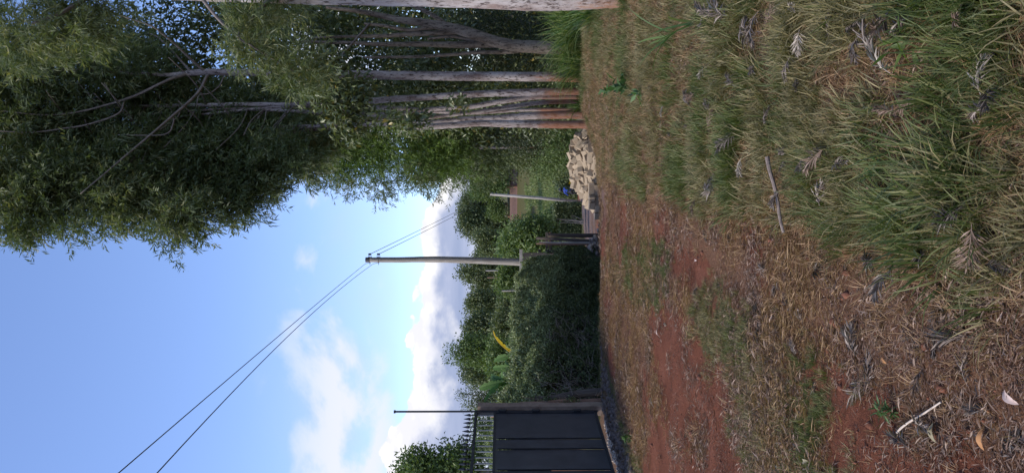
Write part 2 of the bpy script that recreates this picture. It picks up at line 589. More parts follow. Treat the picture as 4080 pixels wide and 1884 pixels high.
def cover(x, y):
    """green grass, straw, grey mud amounts at a point of ground"""
    x = np.asarray(x, float); y = np.asarray(y, float)
    n = fbm(x * 1.1, y * 1.1, 4, 40); n2 = fbm(x * .55, y * 2.4, 3, 60); n3 = fbm(x * 3, y * 3, 3, 77); n5 = fbm(x * 8, y * 8, 3, 79)
    e = edge_x(y)
    right = sstep(x + (n3 - .5) * .5, e - .12, e + .22)
    g = right * sstep(n2 * .50 + n * .22 + n5 * .28, .40, .55)
    g = np.maximum(g, right * .22)

    def blob(cx, cy, rx, ry, a=1.0):
        d = ((x - cx) / rx) ** 2 + ((y - cy) / ry) ** 2
        return a * (1 - sstep(d + (n3 - .5) * 2.2 + (n5 - .5) * 1.6, .3, 1.3))
    mid = blob(-.42, 8.7, .42, 1.9, .8)                     # grass between the wheel tracks
    mid = np.maximum(mid, blob(-.55, 11.5, .3, 2.2, .5))
    mid = np.maximum(mid, blob(-1.15, 4.75, .75, .62, .65))
    mid = np.maximum(mid, blob(-.72, 5.6, .45, .5, .6))
    mid = np.maximum(mid, blob(-1.5, 3.9, .8, .55, .55))
    lx = left_x(y)
    foot = (1 - sstep(x - lx, .15, .55 + .3 * n)) * sstep(y, 12.3, 13.2) * .9 + (1 - sstep(x - lx, .9, 1.3)) * sstep(x - lx, .55, .75) * sstep(y, 8, 9) * (1 - sstep(y, 12.4, 13.2)) * .6
    g = np.maximum(np.maximum(g, mid), foot)
    verge = (x < lx - .4).astype(float)
    g = np.maximum(g, verge * .7)
    far = sstep(y, 27, 40)
    road = 1 - sstep(np.abs(x - np.interp(y, [20, 40, 60, 80], [.5, 1.2, 4.2, 6.5])), 1.9, 2.6)
    gf = np.maximum(1 - road, sstep(y, 76, 80)) * far
    gf = gf * (.55 + .45 * sstep(fbm(x * .12, y * .12, 4, 5), .35, .55))
    bank = ((y > 149.6) & (y < 151)).astype(float)
    g = np.where(far > 0, g * (1 - far) + gf, g) * (1 - bank)
    # straw strewn on the track; bare red patches are gaps in it
    bare = sstep(fbm(x * .9 + 3, y * .9, 4, 90) * .8 + n5 * .2, .40, .56)
    for a in ((-1.05, 7.2, .6, 1.0), (-2.3, 6.2, .55, 1.2), (-.85, 3.6, .45, .5), (-1.25, 2.75, .5, .5), (-.02, 4.15, .14, .22), (-.3, 6.6, .22, .7)):
        bare = np.maximum(bare, blob(*a, .95))
    s = (1 - bare) * .95
    s = np.maximum(s, blob(-.2, 3.6, .45, 1.2, 1.0))
    s = np.maximum(s, right * .85) * (1 - far) + far * .3
    s = s * (1 - bank)
    mud = np.exp(-((x - (e - .25)) / .38) ** 2) * sstep(y, 11, 14) * (1 - sstep(y, 60, 80))
    mud = np.maximum(mud, (1 - sstep(x - lx, .55, .95)) * sstep(y, 6, 8) * (1 - sstep(y, 12.6, 13.4)))
    mud = np.maximum(mud, sstep(y, 24, 30) * (1 - sstep(y, 60, 78)) * road * .8)
    mud = np.maximum(mud, bank * .6)
    return np.clip(g, 0, 1), np.clip(s, 0, 1), np.clip(mud, 0, 1)


GZ = gh(GX, GY)
# bury the sheet's outer hills a bit so the ridge object carries the skyline
V = np.stack([GX.ravel(), GY.ravel(), GZ.ravel()], 1)
nx, ny = len(xs), len(ys)
ii = (np.arange(ny - 1)[:, None] * nx + np.arange(nx - 1)[None]).ravel()
FQ = np.stack([ii, ii + 1, ii + nx + 1, ii + nx], 1)
gme = np_mesh('ground', V, FQ, smooth=True)
g_, s_, m_ = cover(GX.ravel(), GY.ravel())
ca = gme.attributes.new('cover', 'FLOAT_COLOR', 'POINT')
ca.data.foreach_set('color', np.stack([g_, s_, m_, np.ones_like(g_)], 1).astype(np.float32).ravel())

m, ns, ls, b = mat('red_earth')
at = ns.new('ShaderNodeAttribute'); at.attribute_name = 'cover'
sep = ns.new('ShaderNodeSeparateColor'); ls.new(at.outputs['Color'], sep.inputs[0])
nA = noise(ns, ls, 2.2, 6, .65); nB = noise(ns, ls, 28, 6, .7); nC = noise(ns, ls, 110, 4, .7)
nS = noise(ns, ls, 70, 5, .75, stretch=(1, .45, 1), dist=1.5)
soil = ramp(ns, ls, nA, [(.3, (.115, .042, .024)), (.55, (.175, .064, .036)), (.75, (.225, .095, .060))])
soil = mixc(ns, ls, mrange(ns, ls, nB, .45, .7, 0, .55), soil, (.095, .038, .026))
soil = mixc(ns, ls, mrange(ns, ls, nC, .58, .74, 0, .5), soil, (.26, .15, .105))
mud = ramp(ns, ls, nB, [(.3, (.09, .066, .058)), (.55, (.17, .135, .12)), (.75, (.30, .26, .24))])
c1 = mixc(ns, ls, sep.outputs[2], soil, mud)
straw = ramp(ns, ls, nS, [(.34, (.085, .042, .025)), (.52, (.16, .09, .052)), (.68, (.28, .18, .11))])
ms = ns.new('ShaderNodeMath'); ms.operation = 'MULTIPLY_ADD'
ls.new(sep.outputs[1], ms.inputs[0]); ms.inputs[1].default_value = .55; ls.new(nB, ms.inputs[2])
c2 = mixc(ns, ls, mrange(ns, ls, ms.outputs[0], .72, 1.0, 0, .8), c1, straw)
thatch = ramp(ns, ls, nS, [(.3, (.035, .040, .014)), (.5, (.075, .078, .030)), (.7, (.15, .13, .06))])
mg = ns.new('ShaderNodeMath'); mg.operation = 'MULTIPLY_ADD'
ls.new(sep.outputs[0], mg.inputs[0]); mg.inputs[1].default_value = .8; ls.new(nB, mg.inputs[2])
c3 = mixc(ns, ls, mrange(ns, ls, mg.outputs[0], .72, 1.05, 0, .95), c2, thatch)
ls.new(c3, b.inputs['Base Color'])
b.inputs['Roughness'].default_value = .98
b.inputs['Specular IOR Level'].default_value = .1
hb = ns.new('ShaderNodeMath'); hb.operation = 'ADD'; ls.new(nB, hb.inputs[0]); ls.new(nS, hb.inputs[1])
bump(ns, ls, b, hb.outputs[0], .03, .8)
ground = link('ground', gme, m)
tag(ground, 'red earth track with grassy verge running downhill', kind='structure')

# distant wooded ridge
rx = np.linspace(-2600, 2600, 160)
rows = []
for k, (yy, f_) in enumerate(((1500, 0), (1750, .55), (2000, 1), (2500, .3))):
    rows.append(np.stack([rx, np.full_like(rx, yy) + 60 * fbm(rx * .01, rx * 0, 3, 4), (8 + f_ * (18 + 55 * fbm(rx * .0016, rx * 0 + k * .05, 4, 8) + 8 * fbm(rx * .03, rx * 0, 3, 2))) - 4], 1))
V = np.concatenate(rows); n = len(rx)
ii = (np.arange(3)[:, None] * n + np.arange(n - 1)[None]).ravel()
hills = link('hills', np_mesh('hills', V, np.stack([ii, ii + 1, ii + n + 1, ii + n], 1), smooth=True), M_HILL)
tag(hills, 'wooded ridge on the horizon, tinted blue for haze', kind='structure')

# ------------------------------------------------------------------ foliage builders


def unit(a):
    return a / np.maximum(np.linalg.norm(a, axis=1, keepdims=True), 1e-9)


def leaves(P, A, L, wd, rng, fold=.15, roll=1.0, rbase=None, droop=0.0):
    """P base, A axis (n,3); returns V, F, rnd"""
    n = len(P)
    A = unit(A)
    ref = np.zeros((n, 3)); ref[:, 2] = 1
    Sd = np.cross(A, ref); Sd = unit(Sd + 1e-4)
    N = np.cross(Sd, A)
    th = rng.normal(0, roll, n)[:, None]
    Sd, N = Sd * np.cos(th) + N * np.sin(th), N * np.cos(th) - Sd * np.sin(th)
    L = np.broadcast_to(np.asarray(L, float), (n,))[:, None]; wd = np.broadcast_to(np.asarray(wd, float), (n,))[:, None]
    m_ = P + A * L * .45 + N * wd * fold
    tip = P + A * L
    tip = tip - ref * L * droop
    V = np.stack([P, m_ + Sd * wd / 2, tip, m_ - Sd * wd / 2], 1).reshape(-1, 3)
    i = np.arange(n) * 4
    Fc = np.concatenate([np.stack([i, i + 1, i + 2], 1), np.stack([i, i + 2, i + 3], 1)])
    r = rng.random(n) if rbase is None else rbase
    return V, Fc, np.repeat(r, 4)


def rdir(n, rng):
    return unit(rng.normal(0, 1, (n, 3)))


def ell(blobs, n, rng, hollow=.35):
    """n points in ellipsoids [(centre, (rx,ry,rz), weight)]"""
    w = np.array([b_[2] for b_ in blobs], float); w /= w.sum()
    k = rng.choice(len(blobs), n, p=w)
    C = np.array([tuple(b_[0]) for b_ in blobs])[k]; Rr = np.array([b_[1] for b_ in blobs])[k]
    d = rdir(n, rng) * (hollow + (1 - hollow) * rng.random(n) ** .5)[:, None]
    return C + d * Rr, d


def eb(X, Y, rX, rY, d, rd, w=None):
    """ellipsoid from its place and size in the photo at distance d"""
    s = K / F * d
    c_ = Q(X, Y, d)
    r = (rY * s, rd, rX * s)
    return (c_, r, w if w else r[0] * r[2])


def grev_crown(name, blobs, nclump, nspray, parent, mt, rng, leaf=.12, wd=.02, per=8, cr=.42, droop=.25):
    """feathery silver-oak foliage: clumps of sprays of narrow leaflets"""
    C, d = ell(blobs, nclump, rng)
    base = np.repeat(C, nspray, 0) + rng.normal(0, 1, (nclump * nspray, 3)) * cr * .5
    ax = unit(rdir(len(base), rng) + np.repeat(d, nspray, 0) * .9 + np.array([0, 0, droop * .4]))
    cl_r = np.repeat(rng.random(nclump) * .5, nspray)
    # leaflets along each spray
    t = np.tile(np.linspace(.1, 1, per), len(base))
    sL = leaf * 1.7
    B = np.repeat(base, per, 0); A0 = np.repeat(ax, per, 0)
    P = B + A0 * (t * sL)[:, None]
    P[:, 2] -= (t ** 2) * sL * droop
    side = np.cross(A0, rdir(len(P), rng))
    A = unit(A0 * .75 + unit(side) * .8 + np.array([0, 0, -.15]))
    r = np.clip(np.repeat(cl_r, per) + rng.random(len(P)) * .5, 0, 1)
    V, Fc, rr = leaves(P, A, leaf * (1.15 - t * .4) * rng.uniform(.7, 1.2, len(P)), wd, rng, .1, 1.2, r, .1)
    return link(name, np_mesh(name, V, Fc, rr), mt, parent)


def broad_crown(name, blobs, nclump, per, parent, mt, rng, leaf=.14, wd=.06, cr=.22, hollow=.35, hang=.35, out=.7):
    C, d = ell(blobs, nclump, rng, hollow)
    n = nclump * per
    P = np.repeat(C, per, 0) + np.clip(rng.normal(0, 1, (n, 3)), -1.35, 1.35) * cr
    A = unit(rdir(n, rng) + np.repeat(d, per, 0) * out + np.array([0, 0, -hang]))
    r = np.clip(np.repeat(rng.random(nclump) * .5, per) + rng.random(n) * .5, 0, 1)
    V, Fc, rr = leaves(P, A, leaf * rng.uniform(.6, 1.2, n), wd * rng.uniform(.7, 1.2, n), rng, .2, .9, r, .05)
    return link(name, np_mesh(name, V, Fc, rr), mt, parent)


def limb(name, ctrl, parent, mt, n=10, sub=5, wob=.04, dj=0.0):
    """ctrl: (X, Y, width in photo px, distance)"""
    pts = [tuple(Q(X, Y, d)) + (w / F * d / 2,) for X, Y, w, d in ctrl]
    sp_ = spline(pts, sub)
    mb = MB().tube([p[:3] for p in sp_], [max(p[3], .003) for p in sp_], n, True, wob)
    return mb.build(name, mt, parent, True)


def tree_root(name, ctrl0, **t):
    p = Q(ctrl0[0], ctrl0[1], ctrl0[3])
    p.z = gz(p.x, p.y) - .02
    return empty(name, p, **t)


def foot(ctrl):
    """extend the trunk to the ground with a slight root flare"""
    X, Y, w, d = ctrl[0]
    p = Q(X, Y, d)
    g = gz(p.x, p.y) - .15
    v = 2000 + F * (EYE - g) / d
    return [(v / K, Y, w * 1.25, d)] + ctrl


def z4(zx, zy): return (1300 + zx / 1.983) / K, zy / 1.983 / K


def z6(zx, zy): return (600 + zx / 2.124) / K, zy / 2.124 / K


def z5(zx, zy): return zx / 1.19 / K, zy / 1.19 / K


def zz(f, lst, d): return [(*f(a, b_), w, d) for a, b_, w in lst]


# ------------------------------------------------------------------ gate, pillar, logs
def xy_at(u, v0, d): return P3(u, v0, d)


gA = Vector((-3.72, 8.9, 0)); gB = Vector((-3.01, 12.68, 0))     # gate line on the ground, near -> far
gdir = (gB - gA).normalized(); gn = Vector((gdir.y, -gdir.x, 0))  # faces the track
GATE_T = 2.04; PAN_T = 1.70; GB = -.03
glen = (gB - gA).length
grz = math.atan2(gdir.y, gdir.x)
gate = empty('metal_gate', (gA.x, gA.y, GB), grz, label='dark blue sheet metal gate topped with bars and spearheads', cat='gate')
rgate = random.Random(3)


def gl(name, mb, mt, smooth=False, par=None):     # part in gate-local coordinates
    o = link(name, mb.mesh(name, smooth), mt); o.parent = par or gate
    return o


# sheets: seams at these distances from the far jamb
seams = [0.04, 1.02, 1.37, 2.02, 2.75, glen - .04]
for a, b_ in zip(seams[:-1], seams[1:]):
    x0, x1 = glen - b_ + .006, glen - a - .006
    nxs, nzs = 10, 14
    vs = []; fs = []
    for j in range(nzs + 1):
        for i in range(nxs + 1):
            zz_ = .05 + (PAN_T - .05 - GB) * j / nzs
            e_ = i in (0, nxs)
            vs.append((x0 + (x1 - x0) * i / nxs, -.012 - (0 if e_ else .006 * vnoise(i * .5 + a * 7, j * .4, 5)) + (.008 if e_ else 0), zz_))
    for j in range(nzs):
        for i in range(nxs):
            k = j * (nxs + 1) + i
            fs.append((k, k + 1, k + nxs + 2, k + nxs + 1))
    gl('sheet_panel', MB().add(vs, fs), M_GATE, True)
for a in seams[1:-1]:
    gl('seam_strip', MB().box((glen - a, -.020, (PAN_T + .05) / 2), (.013, .02, PAN_T - .06)), M_GFRAME)
gl('frame_rail', MB().box((glen / 2, 0, .035), (glen, .05, .05)), M_GFRAME)
gl('frame_rail', MB().box((glen / 2, 0, PAN_T + .05), (glen, .04, .04)), M_GFRAME)
gl('frame_rail', MB().box((glen / 2, 0, GATE_T - GB), (glen, .05, .045)), M_GFRAME)
gl('frame_post', MB().box((glen - .02, .01, (GATE_T) / 2 + .02), (.07, .07, GATE_T + .04)), M_GFRAME)
gl('frame_post', MB().box((.0, .01, (GATE_T) / 2 + .02), (.07, .07, GATE_T + .04)), M_GFRAME)
nb_ = 20
for i in range(nb_):
    x = glen - .13 - i * .185
    if x < .05: break
    gl('bar', MB().tube([(x, 0, PAN_T + .06), (x, 0, GATE_T - .01)], .011, 6), M_BARS)
for i in range(24):
    x = glen - .10 - i * .155
    if x < .04: break
    z0 = GATE_T + .045
    mb = MB().tube([(x, 0, z0), (x, 0, z0 + .07), (x, 0, z0 + .085), (x, 0, z0 + .10), (x, 0, z0 + .19)], [.008, .008, .022, .024, .002], 6)
    mb.box((x, 0, z0 + .05), (.03, .03, .014))
    gl('spearhead', mb, M_GFRAME)
for hz in (.35, 1.05, 1.62):
    gl('hinge', MB().box((glen - .035, -.045, hz), (.05, .03, .12)).tube([(glen - .01, -.05, hz - .07), (glen - .01, -.05, hz + .07)], .014, 8), M_GFRAME)
gl('handle', MB().tube([(glen - 2.35, -.02, .62), (glen - 2.35, -.05, .64), (glen - 2.35, -.05, .80), (glen - 2.35, -.02, .82)], .008, 6), M_STEEL)

# tall thin rod standing at the far jamb
p = gB + gdir * .05
rod = MB().tube([(p.x, p.y, -.05), (p.x, p.y, 3.43)], .017, 8).box((p.x, p.y, 3.44), (.045, .045, .03)).build('metal_rod', M_GFRAME)
tag(rod, 'tall thin dark metal rod rising above the far end of the gate', 'metal rod')

# mud plastered pillar
pil_c = gB + gdir * .14 + gn * .0
pm = []
mb = MB()
for k, z in enumerate(np.linspace(-.25, 2.02, 9)):
    w_ = .17 + .012 * math.sin(k * 1.7)
    pm.append([Vector((pil_c.x, pil_c.y, z)) + gdir * a * w_ / 2 + gn * b_ * w_ / 2 for a, b_ in ((-1, -1), (1, -1), (1, 1), (-1, 1))])
vs = [q for r_ in pm for q in r_]
fs = []
for k in range(8):
    for j in range(4):
        j2 = (j + 1) % 4
        fs.append((k * 4 + j, k * 4 + j2, k * 4 + 4 + j2, k * 4 + 4 + j))
fs += [(3, 2, 1, 0), (32, 33, 34, 35)]
tag(mb.add(vs, fs).build('gate_pillar', M_PILLAR), 'square brown mud plastered pillar between gate and hedge', 'pillar')


def log(name, p0, p1, r0, r1, mt, **t):
    pts = [Vector(p0).lerp(Vector(p1), t_) + Vector((random.uniform(-.012, .012), random.uniform(-.012, .012), 0)) for t_ in np.linspace(0, 1, 8)]
    o = MB().tube(pts, list(np.linspace(r0, r1, 8)), 9, True, .07).build(name, mt, None, False)
    tag(o, **t); return o


c0 = gB + gdir * .34
log('wooden_post', (c0.x - .12, c0.y, -.3), (c0.x - .16, c0.y, 1.80), .075, .06, M_REDWOOD, label='bark covered post standing tight beside the mud pillar', cat='post')
log('leaning_log', (c0.x + .03, c0.y + .15, -.2), (c0.x - .02, c0.y + .05, 1.28), .055, .05, M_REDWOOD, label='reddish brown log leaning at the gate end of the hedge', cat='log')
log('leaning_plank', (c0.x + .14, c0.y + .35, -.2), (c0.x + .02, c0.y + .25, 1.0), .075, .06, M_DKWOOD, label='dark weathered timber leaning in the hedge behind the reddish log', cat='log')

# pale rubble strip under the gate and mud clods before it
rr_ = np.random.default_rng(5)


def rock_mesh(name, s, rng, n=2):
    import bmesh
    bm = bmesh.new()
    bmesh.ops.create_icosphere(bm, subdivisions=n, radius=1)
    off = rng.random(3) * 50
    sc = rng.uniform(.7, 1.2, 3) * np.array([1, 1, .7])
    pl = [(unit(rng.normal(0, 1, (1, 3)))[0], rng.uniform(.55, .85)) for _ in range(7)]
    for v in bm.verts:
        c_ = np.array(v.co)
        for nrm, dd in pl:
            t = c_ @ nrm
            if t > dd: c_ = c_ - nrm * (t - dd)
        v.co = Vector(c_ * sc * s)
    me = bpy.data.meshes.new(name); bm.to_mesh(me); bm.free()
    return me


def scatter_rocks(name, pts, sizes, mt, rng, **t):
    prot = [rock_mesh('r', 1, rng, 1) for _ in range(6)]
    PV = [np.array([v.co[:] for v in p.vertices]) for p in prot]
    PF = [np.array([p_.vertices[:] for p_ in p.polygons]) for p in prot]
    Vs = []; Fs = []; o_ = 0
    for (x, y, z), s in zip(pts, sizes):
        k = rng.integers(6); a = rng.random() * 6.28
        Rm = np.array(Euler((rng.random() * 6, rng.random() * 6, a)).to_matrix())
        Vs.append(PV[k] @ Rm.T * s + np.array([x, y, z])); Fs.append(PF[k] + o_); o_ += len(PV[k])
    o = link(name, np_mesh(name, np.concatenate(Vs), np.concatenate(Fs)), mt)
    tag(o, **t); return o


pts = []; sz_ = []
for i in range(520):
    t = rr_.random() * .96
    wdt = rr_.normal(.03, .05)
    q = gA.lerp(gB, t) + gn * (wdt + .05)
    if t > .88: continue
    pts.append((q.x, q.y, gz(q.x, q.y) + .015)); sz_.append(rr_.uniform(.008, .028))
scatter_rocks('rubble', pts, sz_, M_RUB, rr_, label='strip of pale broken rubble along the foot of the gate', kind='stuff')
pts = []; sz_ = []
for i in range(900):
    t = rr_.random() * 1.25
    q = gA.lerp(gB, t) + gn * rr_.uniform(.08, .85)
    pts.append((q.x, q.y, gz(q.x, q.y) + .005)); sz_.append(rr_.uniform(.01, .06) * rr_.uniform(.5, 1.2))
scatter_rocks('mud_clods', pts, sz_, M_MUD, rr_, label='dark dried mud clods in front of the gate', kind='stuff')

M_CRUMB = simple('red_soil_crumb', (.10, .038, .022), (.24, .10, .06), 20, .98, None, .02)
pts = []; sz_ = []
for i in range(1700):
    y_ = (1.7 ** .5 + rr_.random() * (15 ** .5 - 1.7 ** .5)) ** 2
    x_ = rr_.uniform(-.36 * y_ - .5, edge_x(y_) + .2)
    if x_ < left_x(y_) + .1: continue
    pts.append((x_, y_, gz(x_, y_) + .002)); sz_.append(rr_.uniform(.003, .012) * (1 + (rr_.random() < .06) * 1.8))
scatter_rocks('soil_crumbs', pts, sz_, M_CRUMB, rr_, label='crumbs and small clods of red earth on the track', kind='stuff')

# ------------------------------------------------------------------ hedge along the track
rh = np.random.default_rng(21)
HY = np.array([12.95, 13.5, 15, 16.5, 18, 19.0, 19.6, 20.8])
HX = np.array([-3.0, -2.85, -2.3, -1.75, -1.12, -.78, -.60, -.24])      # front foot
HH = np.array([1.9, 1.92, 1.90, 1.92, 1.98, 2.0, 1.95, 1.65])
HK_Y = [13, 15.5, 18, 20.8]; HK = [1, .85, .55, .42]


def hedge_profile(s):
    """s 0..1: foot -> front -> sloping top -> back; returns offset from front line, height fraction"""
    px = np.interp(s, [0, .12, .36, .60, .82, 1], [.14, -.02, -.06, .42, 1.05, 1.7])
    pz = np.interp(s, [0, .12, .36, .60, .82, 1], [-.05, .08, .58, .86, 1.0, .9])
    return px, pz


nH = 210000
t = rh.random(nH); y = 12.95 + t * 7.8
s_p = rh.random(nH) ** 1.15
lump_ = fbm(y * 1.3, s_p * 5, 4, 31) - .5
lump2 = fbm(y * 5, s_p * 18, 3, 36) - .5
px, pz = hedge_profile(s_p); px = px * np.interp(y, HK_Y, HK)
fx = np.interp(y, HY, HX); hh = np.interp(y, HY, HH)
ninx = np.where(s_p < .36, 1, np.where(s_p < .82, .62, 0)); ninz = np.where(s_p < .36, .05, np.where(s_p < .82, .78, 1.0))
dep = rh.exponential(.06, nH) - .03 - lump_ * .75 - lump2 * .35
base_z = gh(fx, y)
Px = fx - px - dep * ninx; Pz = base_z + pz * hh - dep * ninz
P = np.stack([Px, y, Pz], 1)
keep = (fbm(y * 6, s_p * 20, 2, 55) > .30) | (s_p > .3)
# thinner, twiggy low corner by the gate
keep &= ~((y < 14.6) & (s_p < .30) & (rh.random(nH) < .55))
P = P[keep]
nK = len(P)
A = unit(rdir(nK, rh) + np.stack([ninx[keep] * .6, -np.full(nK, .15), ninz[keep] * .7], 1))
hr = np.clip(rh.random(nK) * .8 + sstep(s_p[keep], .26, .45) * .85 * rh.random(nK), 0, 1)  # upper leaves paler: younger growth, plus sunlight painted into their colour
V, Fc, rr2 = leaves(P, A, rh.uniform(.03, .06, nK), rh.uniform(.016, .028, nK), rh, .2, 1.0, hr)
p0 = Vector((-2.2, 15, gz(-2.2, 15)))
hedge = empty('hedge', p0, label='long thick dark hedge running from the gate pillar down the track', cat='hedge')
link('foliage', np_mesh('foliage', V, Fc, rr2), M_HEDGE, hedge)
# stray shoots breaking the outline
nsh = 260
ysh = 13.0 + rh.random(nsh) * 7.6; ssh = rh.uniform(.3, .8, nsh)
pa, pb = hedge_profile(ssh); pa = pa * np.interp(ysh, HK_Y, HK)
fxs = np.interp(ysh, HY, HX)
Bs = np.stack([fxs - pa, ysh, gh(fxs, ysh) + pb * np.interp(ysh, HY, HH)], 1)
Ds = unit(rdir(nsh, rh) * .45 + np.array([.25, -.1, 1.0]))
per_ = 16; Ls = rh.uniform(.12, .42, nsh)
tt = np.tile(np.linspace(0, 1, per_), nsh)
Pw = np.repeat(Bs, per_, 0) + np.repeat(Ds, per_, 0) * (np.repeat(Ls, per_) * tt)[:, None]
V, Fc, rr3 = leaves(Pw, unit(rdir(len(Pw), rh) + np.repeat(Ds, per_, 0) * .8), rh.uniform(.03, .055, len(Pw)), rh.uniform(.016, .026, len(Pw)), rh, .2, 1.0, rh.uniform(.4, 1, len(Pw)))
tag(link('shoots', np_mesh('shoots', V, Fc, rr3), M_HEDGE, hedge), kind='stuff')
# solid filler hull behind the leaves, interior shade painted near-black
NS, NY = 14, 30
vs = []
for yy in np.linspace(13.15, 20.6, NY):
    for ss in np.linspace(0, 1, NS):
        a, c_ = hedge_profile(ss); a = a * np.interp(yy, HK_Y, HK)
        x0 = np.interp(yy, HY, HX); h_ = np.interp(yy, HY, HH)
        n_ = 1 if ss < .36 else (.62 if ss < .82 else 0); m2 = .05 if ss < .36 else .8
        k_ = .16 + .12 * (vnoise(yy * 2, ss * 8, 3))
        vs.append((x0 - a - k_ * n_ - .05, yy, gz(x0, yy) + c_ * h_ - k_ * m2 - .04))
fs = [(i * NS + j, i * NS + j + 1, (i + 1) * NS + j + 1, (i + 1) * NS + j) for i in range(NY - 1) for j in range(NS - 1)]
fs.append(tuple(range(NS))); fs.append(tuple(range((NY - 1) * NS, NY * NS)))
MB().add(vs, fs).build('shade_core', M_CORE, hedge, True)
mb = MB()
for i in range(420):
    yy = 12.95 + 3.6 * random.random() ** 1.3
    x0 = np.interp(yy, HY, HX) - random.uniform(-.1, .15)
    z0 = gz(x0, yy) + random.uniform(0, 1.1)
    q = Vector((x0, yy, z0)); d_ = Vector((random.uniform(-.5, 1.0), random.uniform(-1, 1), random.uniform(-.3, 1.1))).normalized() * random.uniform(.12, .42)
    mid_ = q + d_ * .5 + Vector((random.uniform(-.04, .04), random.uniform(-.04, .04), random.uniform(-.04, .05)))
    mb.tube([q, mid_, q + d_], [.006, .004, .0015], 4, False)
mb.build('bare_twigs', M_TWIG, hedge)

# ------------------------------------------------------------------ trees on the right of the track
rt = np.random.default_rng(33)
tip = []

# near trunk at the frame's edge
cA = [(1560, -10, 92, 9.7), (1480, -5, 92, 9.7), (1340, -2, 92, 9.7), (1150, -9, 88, 9.7), (950, -12, 84, 9.7), (700, -16, 78, 9.8), (400, -22, 66, 9.9), (100, -30, 54, 10), (-300, -40, 40, 10)]
tA = tree_root('silky_oak_tree', cA[0], label='silky oak whose pale trunk runs along the top edge of the photo', cat='tree', group='silky oaks beside the track')
limb('trunk', foot(cA), tA, M_BARKA, 20, 8, .035)
limb('branch', [(690, -14, 22, 9.8), (640, 40, 14, 9.4), (600, 90, 9, 9.1), (640, 120, 6, 9.0)], tA, M_TWIG, 6)
limb('branch', [(500, -14, 18, 9.8), (560, 60, 12, 9.6), (640, 120, 8, 9.4), (740, 180, 5, 9.3)], tA, M_TWIG, 6)
limb('branch', [(240, -20, 26, 9.8), (160, 30, 14, 9.4), (80, 60, 9, 9.2)], tA, M_TWIG, 6)
grev_crown('crown', [eb(635, 95, 45, 55, 9.1, .3), eb(700, 150, 45, 45, 9.3, .3), eb(760, 200, 40, 35, 9.4, .25), eb(600, 45, 40, 40, 9.2, .3),
                     eb(60, 60, 95, 70, 9.6, .6), eb(190, 60, 80, 50, 9.7, .5), eb(250, 20, 80, 40, 9.8, .5), eb(20, 130, 50, 40, 10, .4), eb(700, 30, 70, 40, 9.9, .4)], 170, 9, tA, M_GREV, rt, .13, .014, 12, .22, .5)

# forked dark tree
dB = 16.8
stemB = zz(z4, [(2090, 390, 92), (1900, 384, 98), (1700, 376, 100), (1500, 362, 92), (1350, 335, 88), (1200, 285, 86), (1050, 238, 80), (850, 195, 66), (600, 160, 52), (450, 130, 44), (250, 90, 34), (0, 60, 26)], dB)
stemB = [(a, b_, w / 1.983, d) for a, b_, w, d in stemB]
tB = tree_root('avocado_tree', stemB[0], label='broad leaved tree with a brown trunk forking low into several limbs', cat='tree')
limb('trunk', foot(stemB), tB, M_BARKD, 16, 6, .05)
for l_ in ([(1420, 350, 50), (1250, 352, 56), (1050, 356, 52), (850, 352, 42), (700, 350, 40), (450, 352, 32), (200, 340, 26), (-200, 330, 18)],
           [(1560, 398, 40), (1400, 412, 34), (1200, 416, 30), (950, 436, 26), (700, 450, 22), (300, 455, 18)],
           [(1100, 250, 44), (900, 262, 40), (700, 270, 36), (450, 285, 30), (200, 290, 22), (-100, 300, 14)],
           [(1000, 215, 36), (800, 225, 30), (650, 240, 30), (450, 205, 24), (300, 190, 20)],
           [(950, 210, 40), (870, 140, 36), (760, 80, 32), (650, 30, 28), (500, -20, 22)],
           [(1250, 340, 30), (1100, 310, 28), (980, 290, 24), (800, 310, 20)]):
    limb('limb', [(a, b_, w / 1.9, d) for a, b_, w, d in zz(z4, l_, dB + .25)], tB, M_BARKD, 9, 5, .06)
broad_crown('crown', [eb(420, 60, 130, 95, 19, 1.2), eb(620, 60, 120, 80, 19, 1.2), eb(800, 70, 110, 85, 19, 1.2), eb(930, 110, 100, 100, 19.5, 1.0),
                      eb(480, 210, 130, 90, 19.5, 1.0), eb(700, 230, 130, 90, 19.5, 1.0), eb(880, 260, 100, 90, 19.5, 1.0), eb(300, 130, 120, 90, 20, 1.0),
                      eb(1080, 110, 100, 90, 18.5, 1.0), eb(1150, 250, 120, 70, 19, 1.0), eb(1050, 210, 120, 100, 19.2, 1.0)], 1500, 13, tB, M_BIG, rt, .17, .07, .20, .2, .45, .3)
# branch of it hanging before the slim trunks
broad_crown('hanging_foliage', [eb(800, 225, 60, 45, 15.7, .35), eb(860, 270, 60, 45, 15.6, .35), eb(880, 310, 45, 28, 15.6, .3), eb(740, 165, 60, 30, 15.9, .3), eb(830, 170, 50, 35, 15.9, .3),
                                eb(900, 230, 30, 45, 15.8, .3), eb(1040, 305, 45, 18, 15.7, .2), eb(1150, 262, 18, 14, 15.8, .15), eb(970, 300, 24, 18, 15.8, .2), eb(880, 345, 30, 20, 15.8, .25)],
            270, 13, tB, M_BIG, rt, .16, .062, .15, .2, .5, .3)
limb('branch', [(930, 60, 10, 17), (860, 140, 8, 16.2), (800, 215, 6, 15.8), (880, 290, 3, 15.6)], tB, M_TWIG, 5)

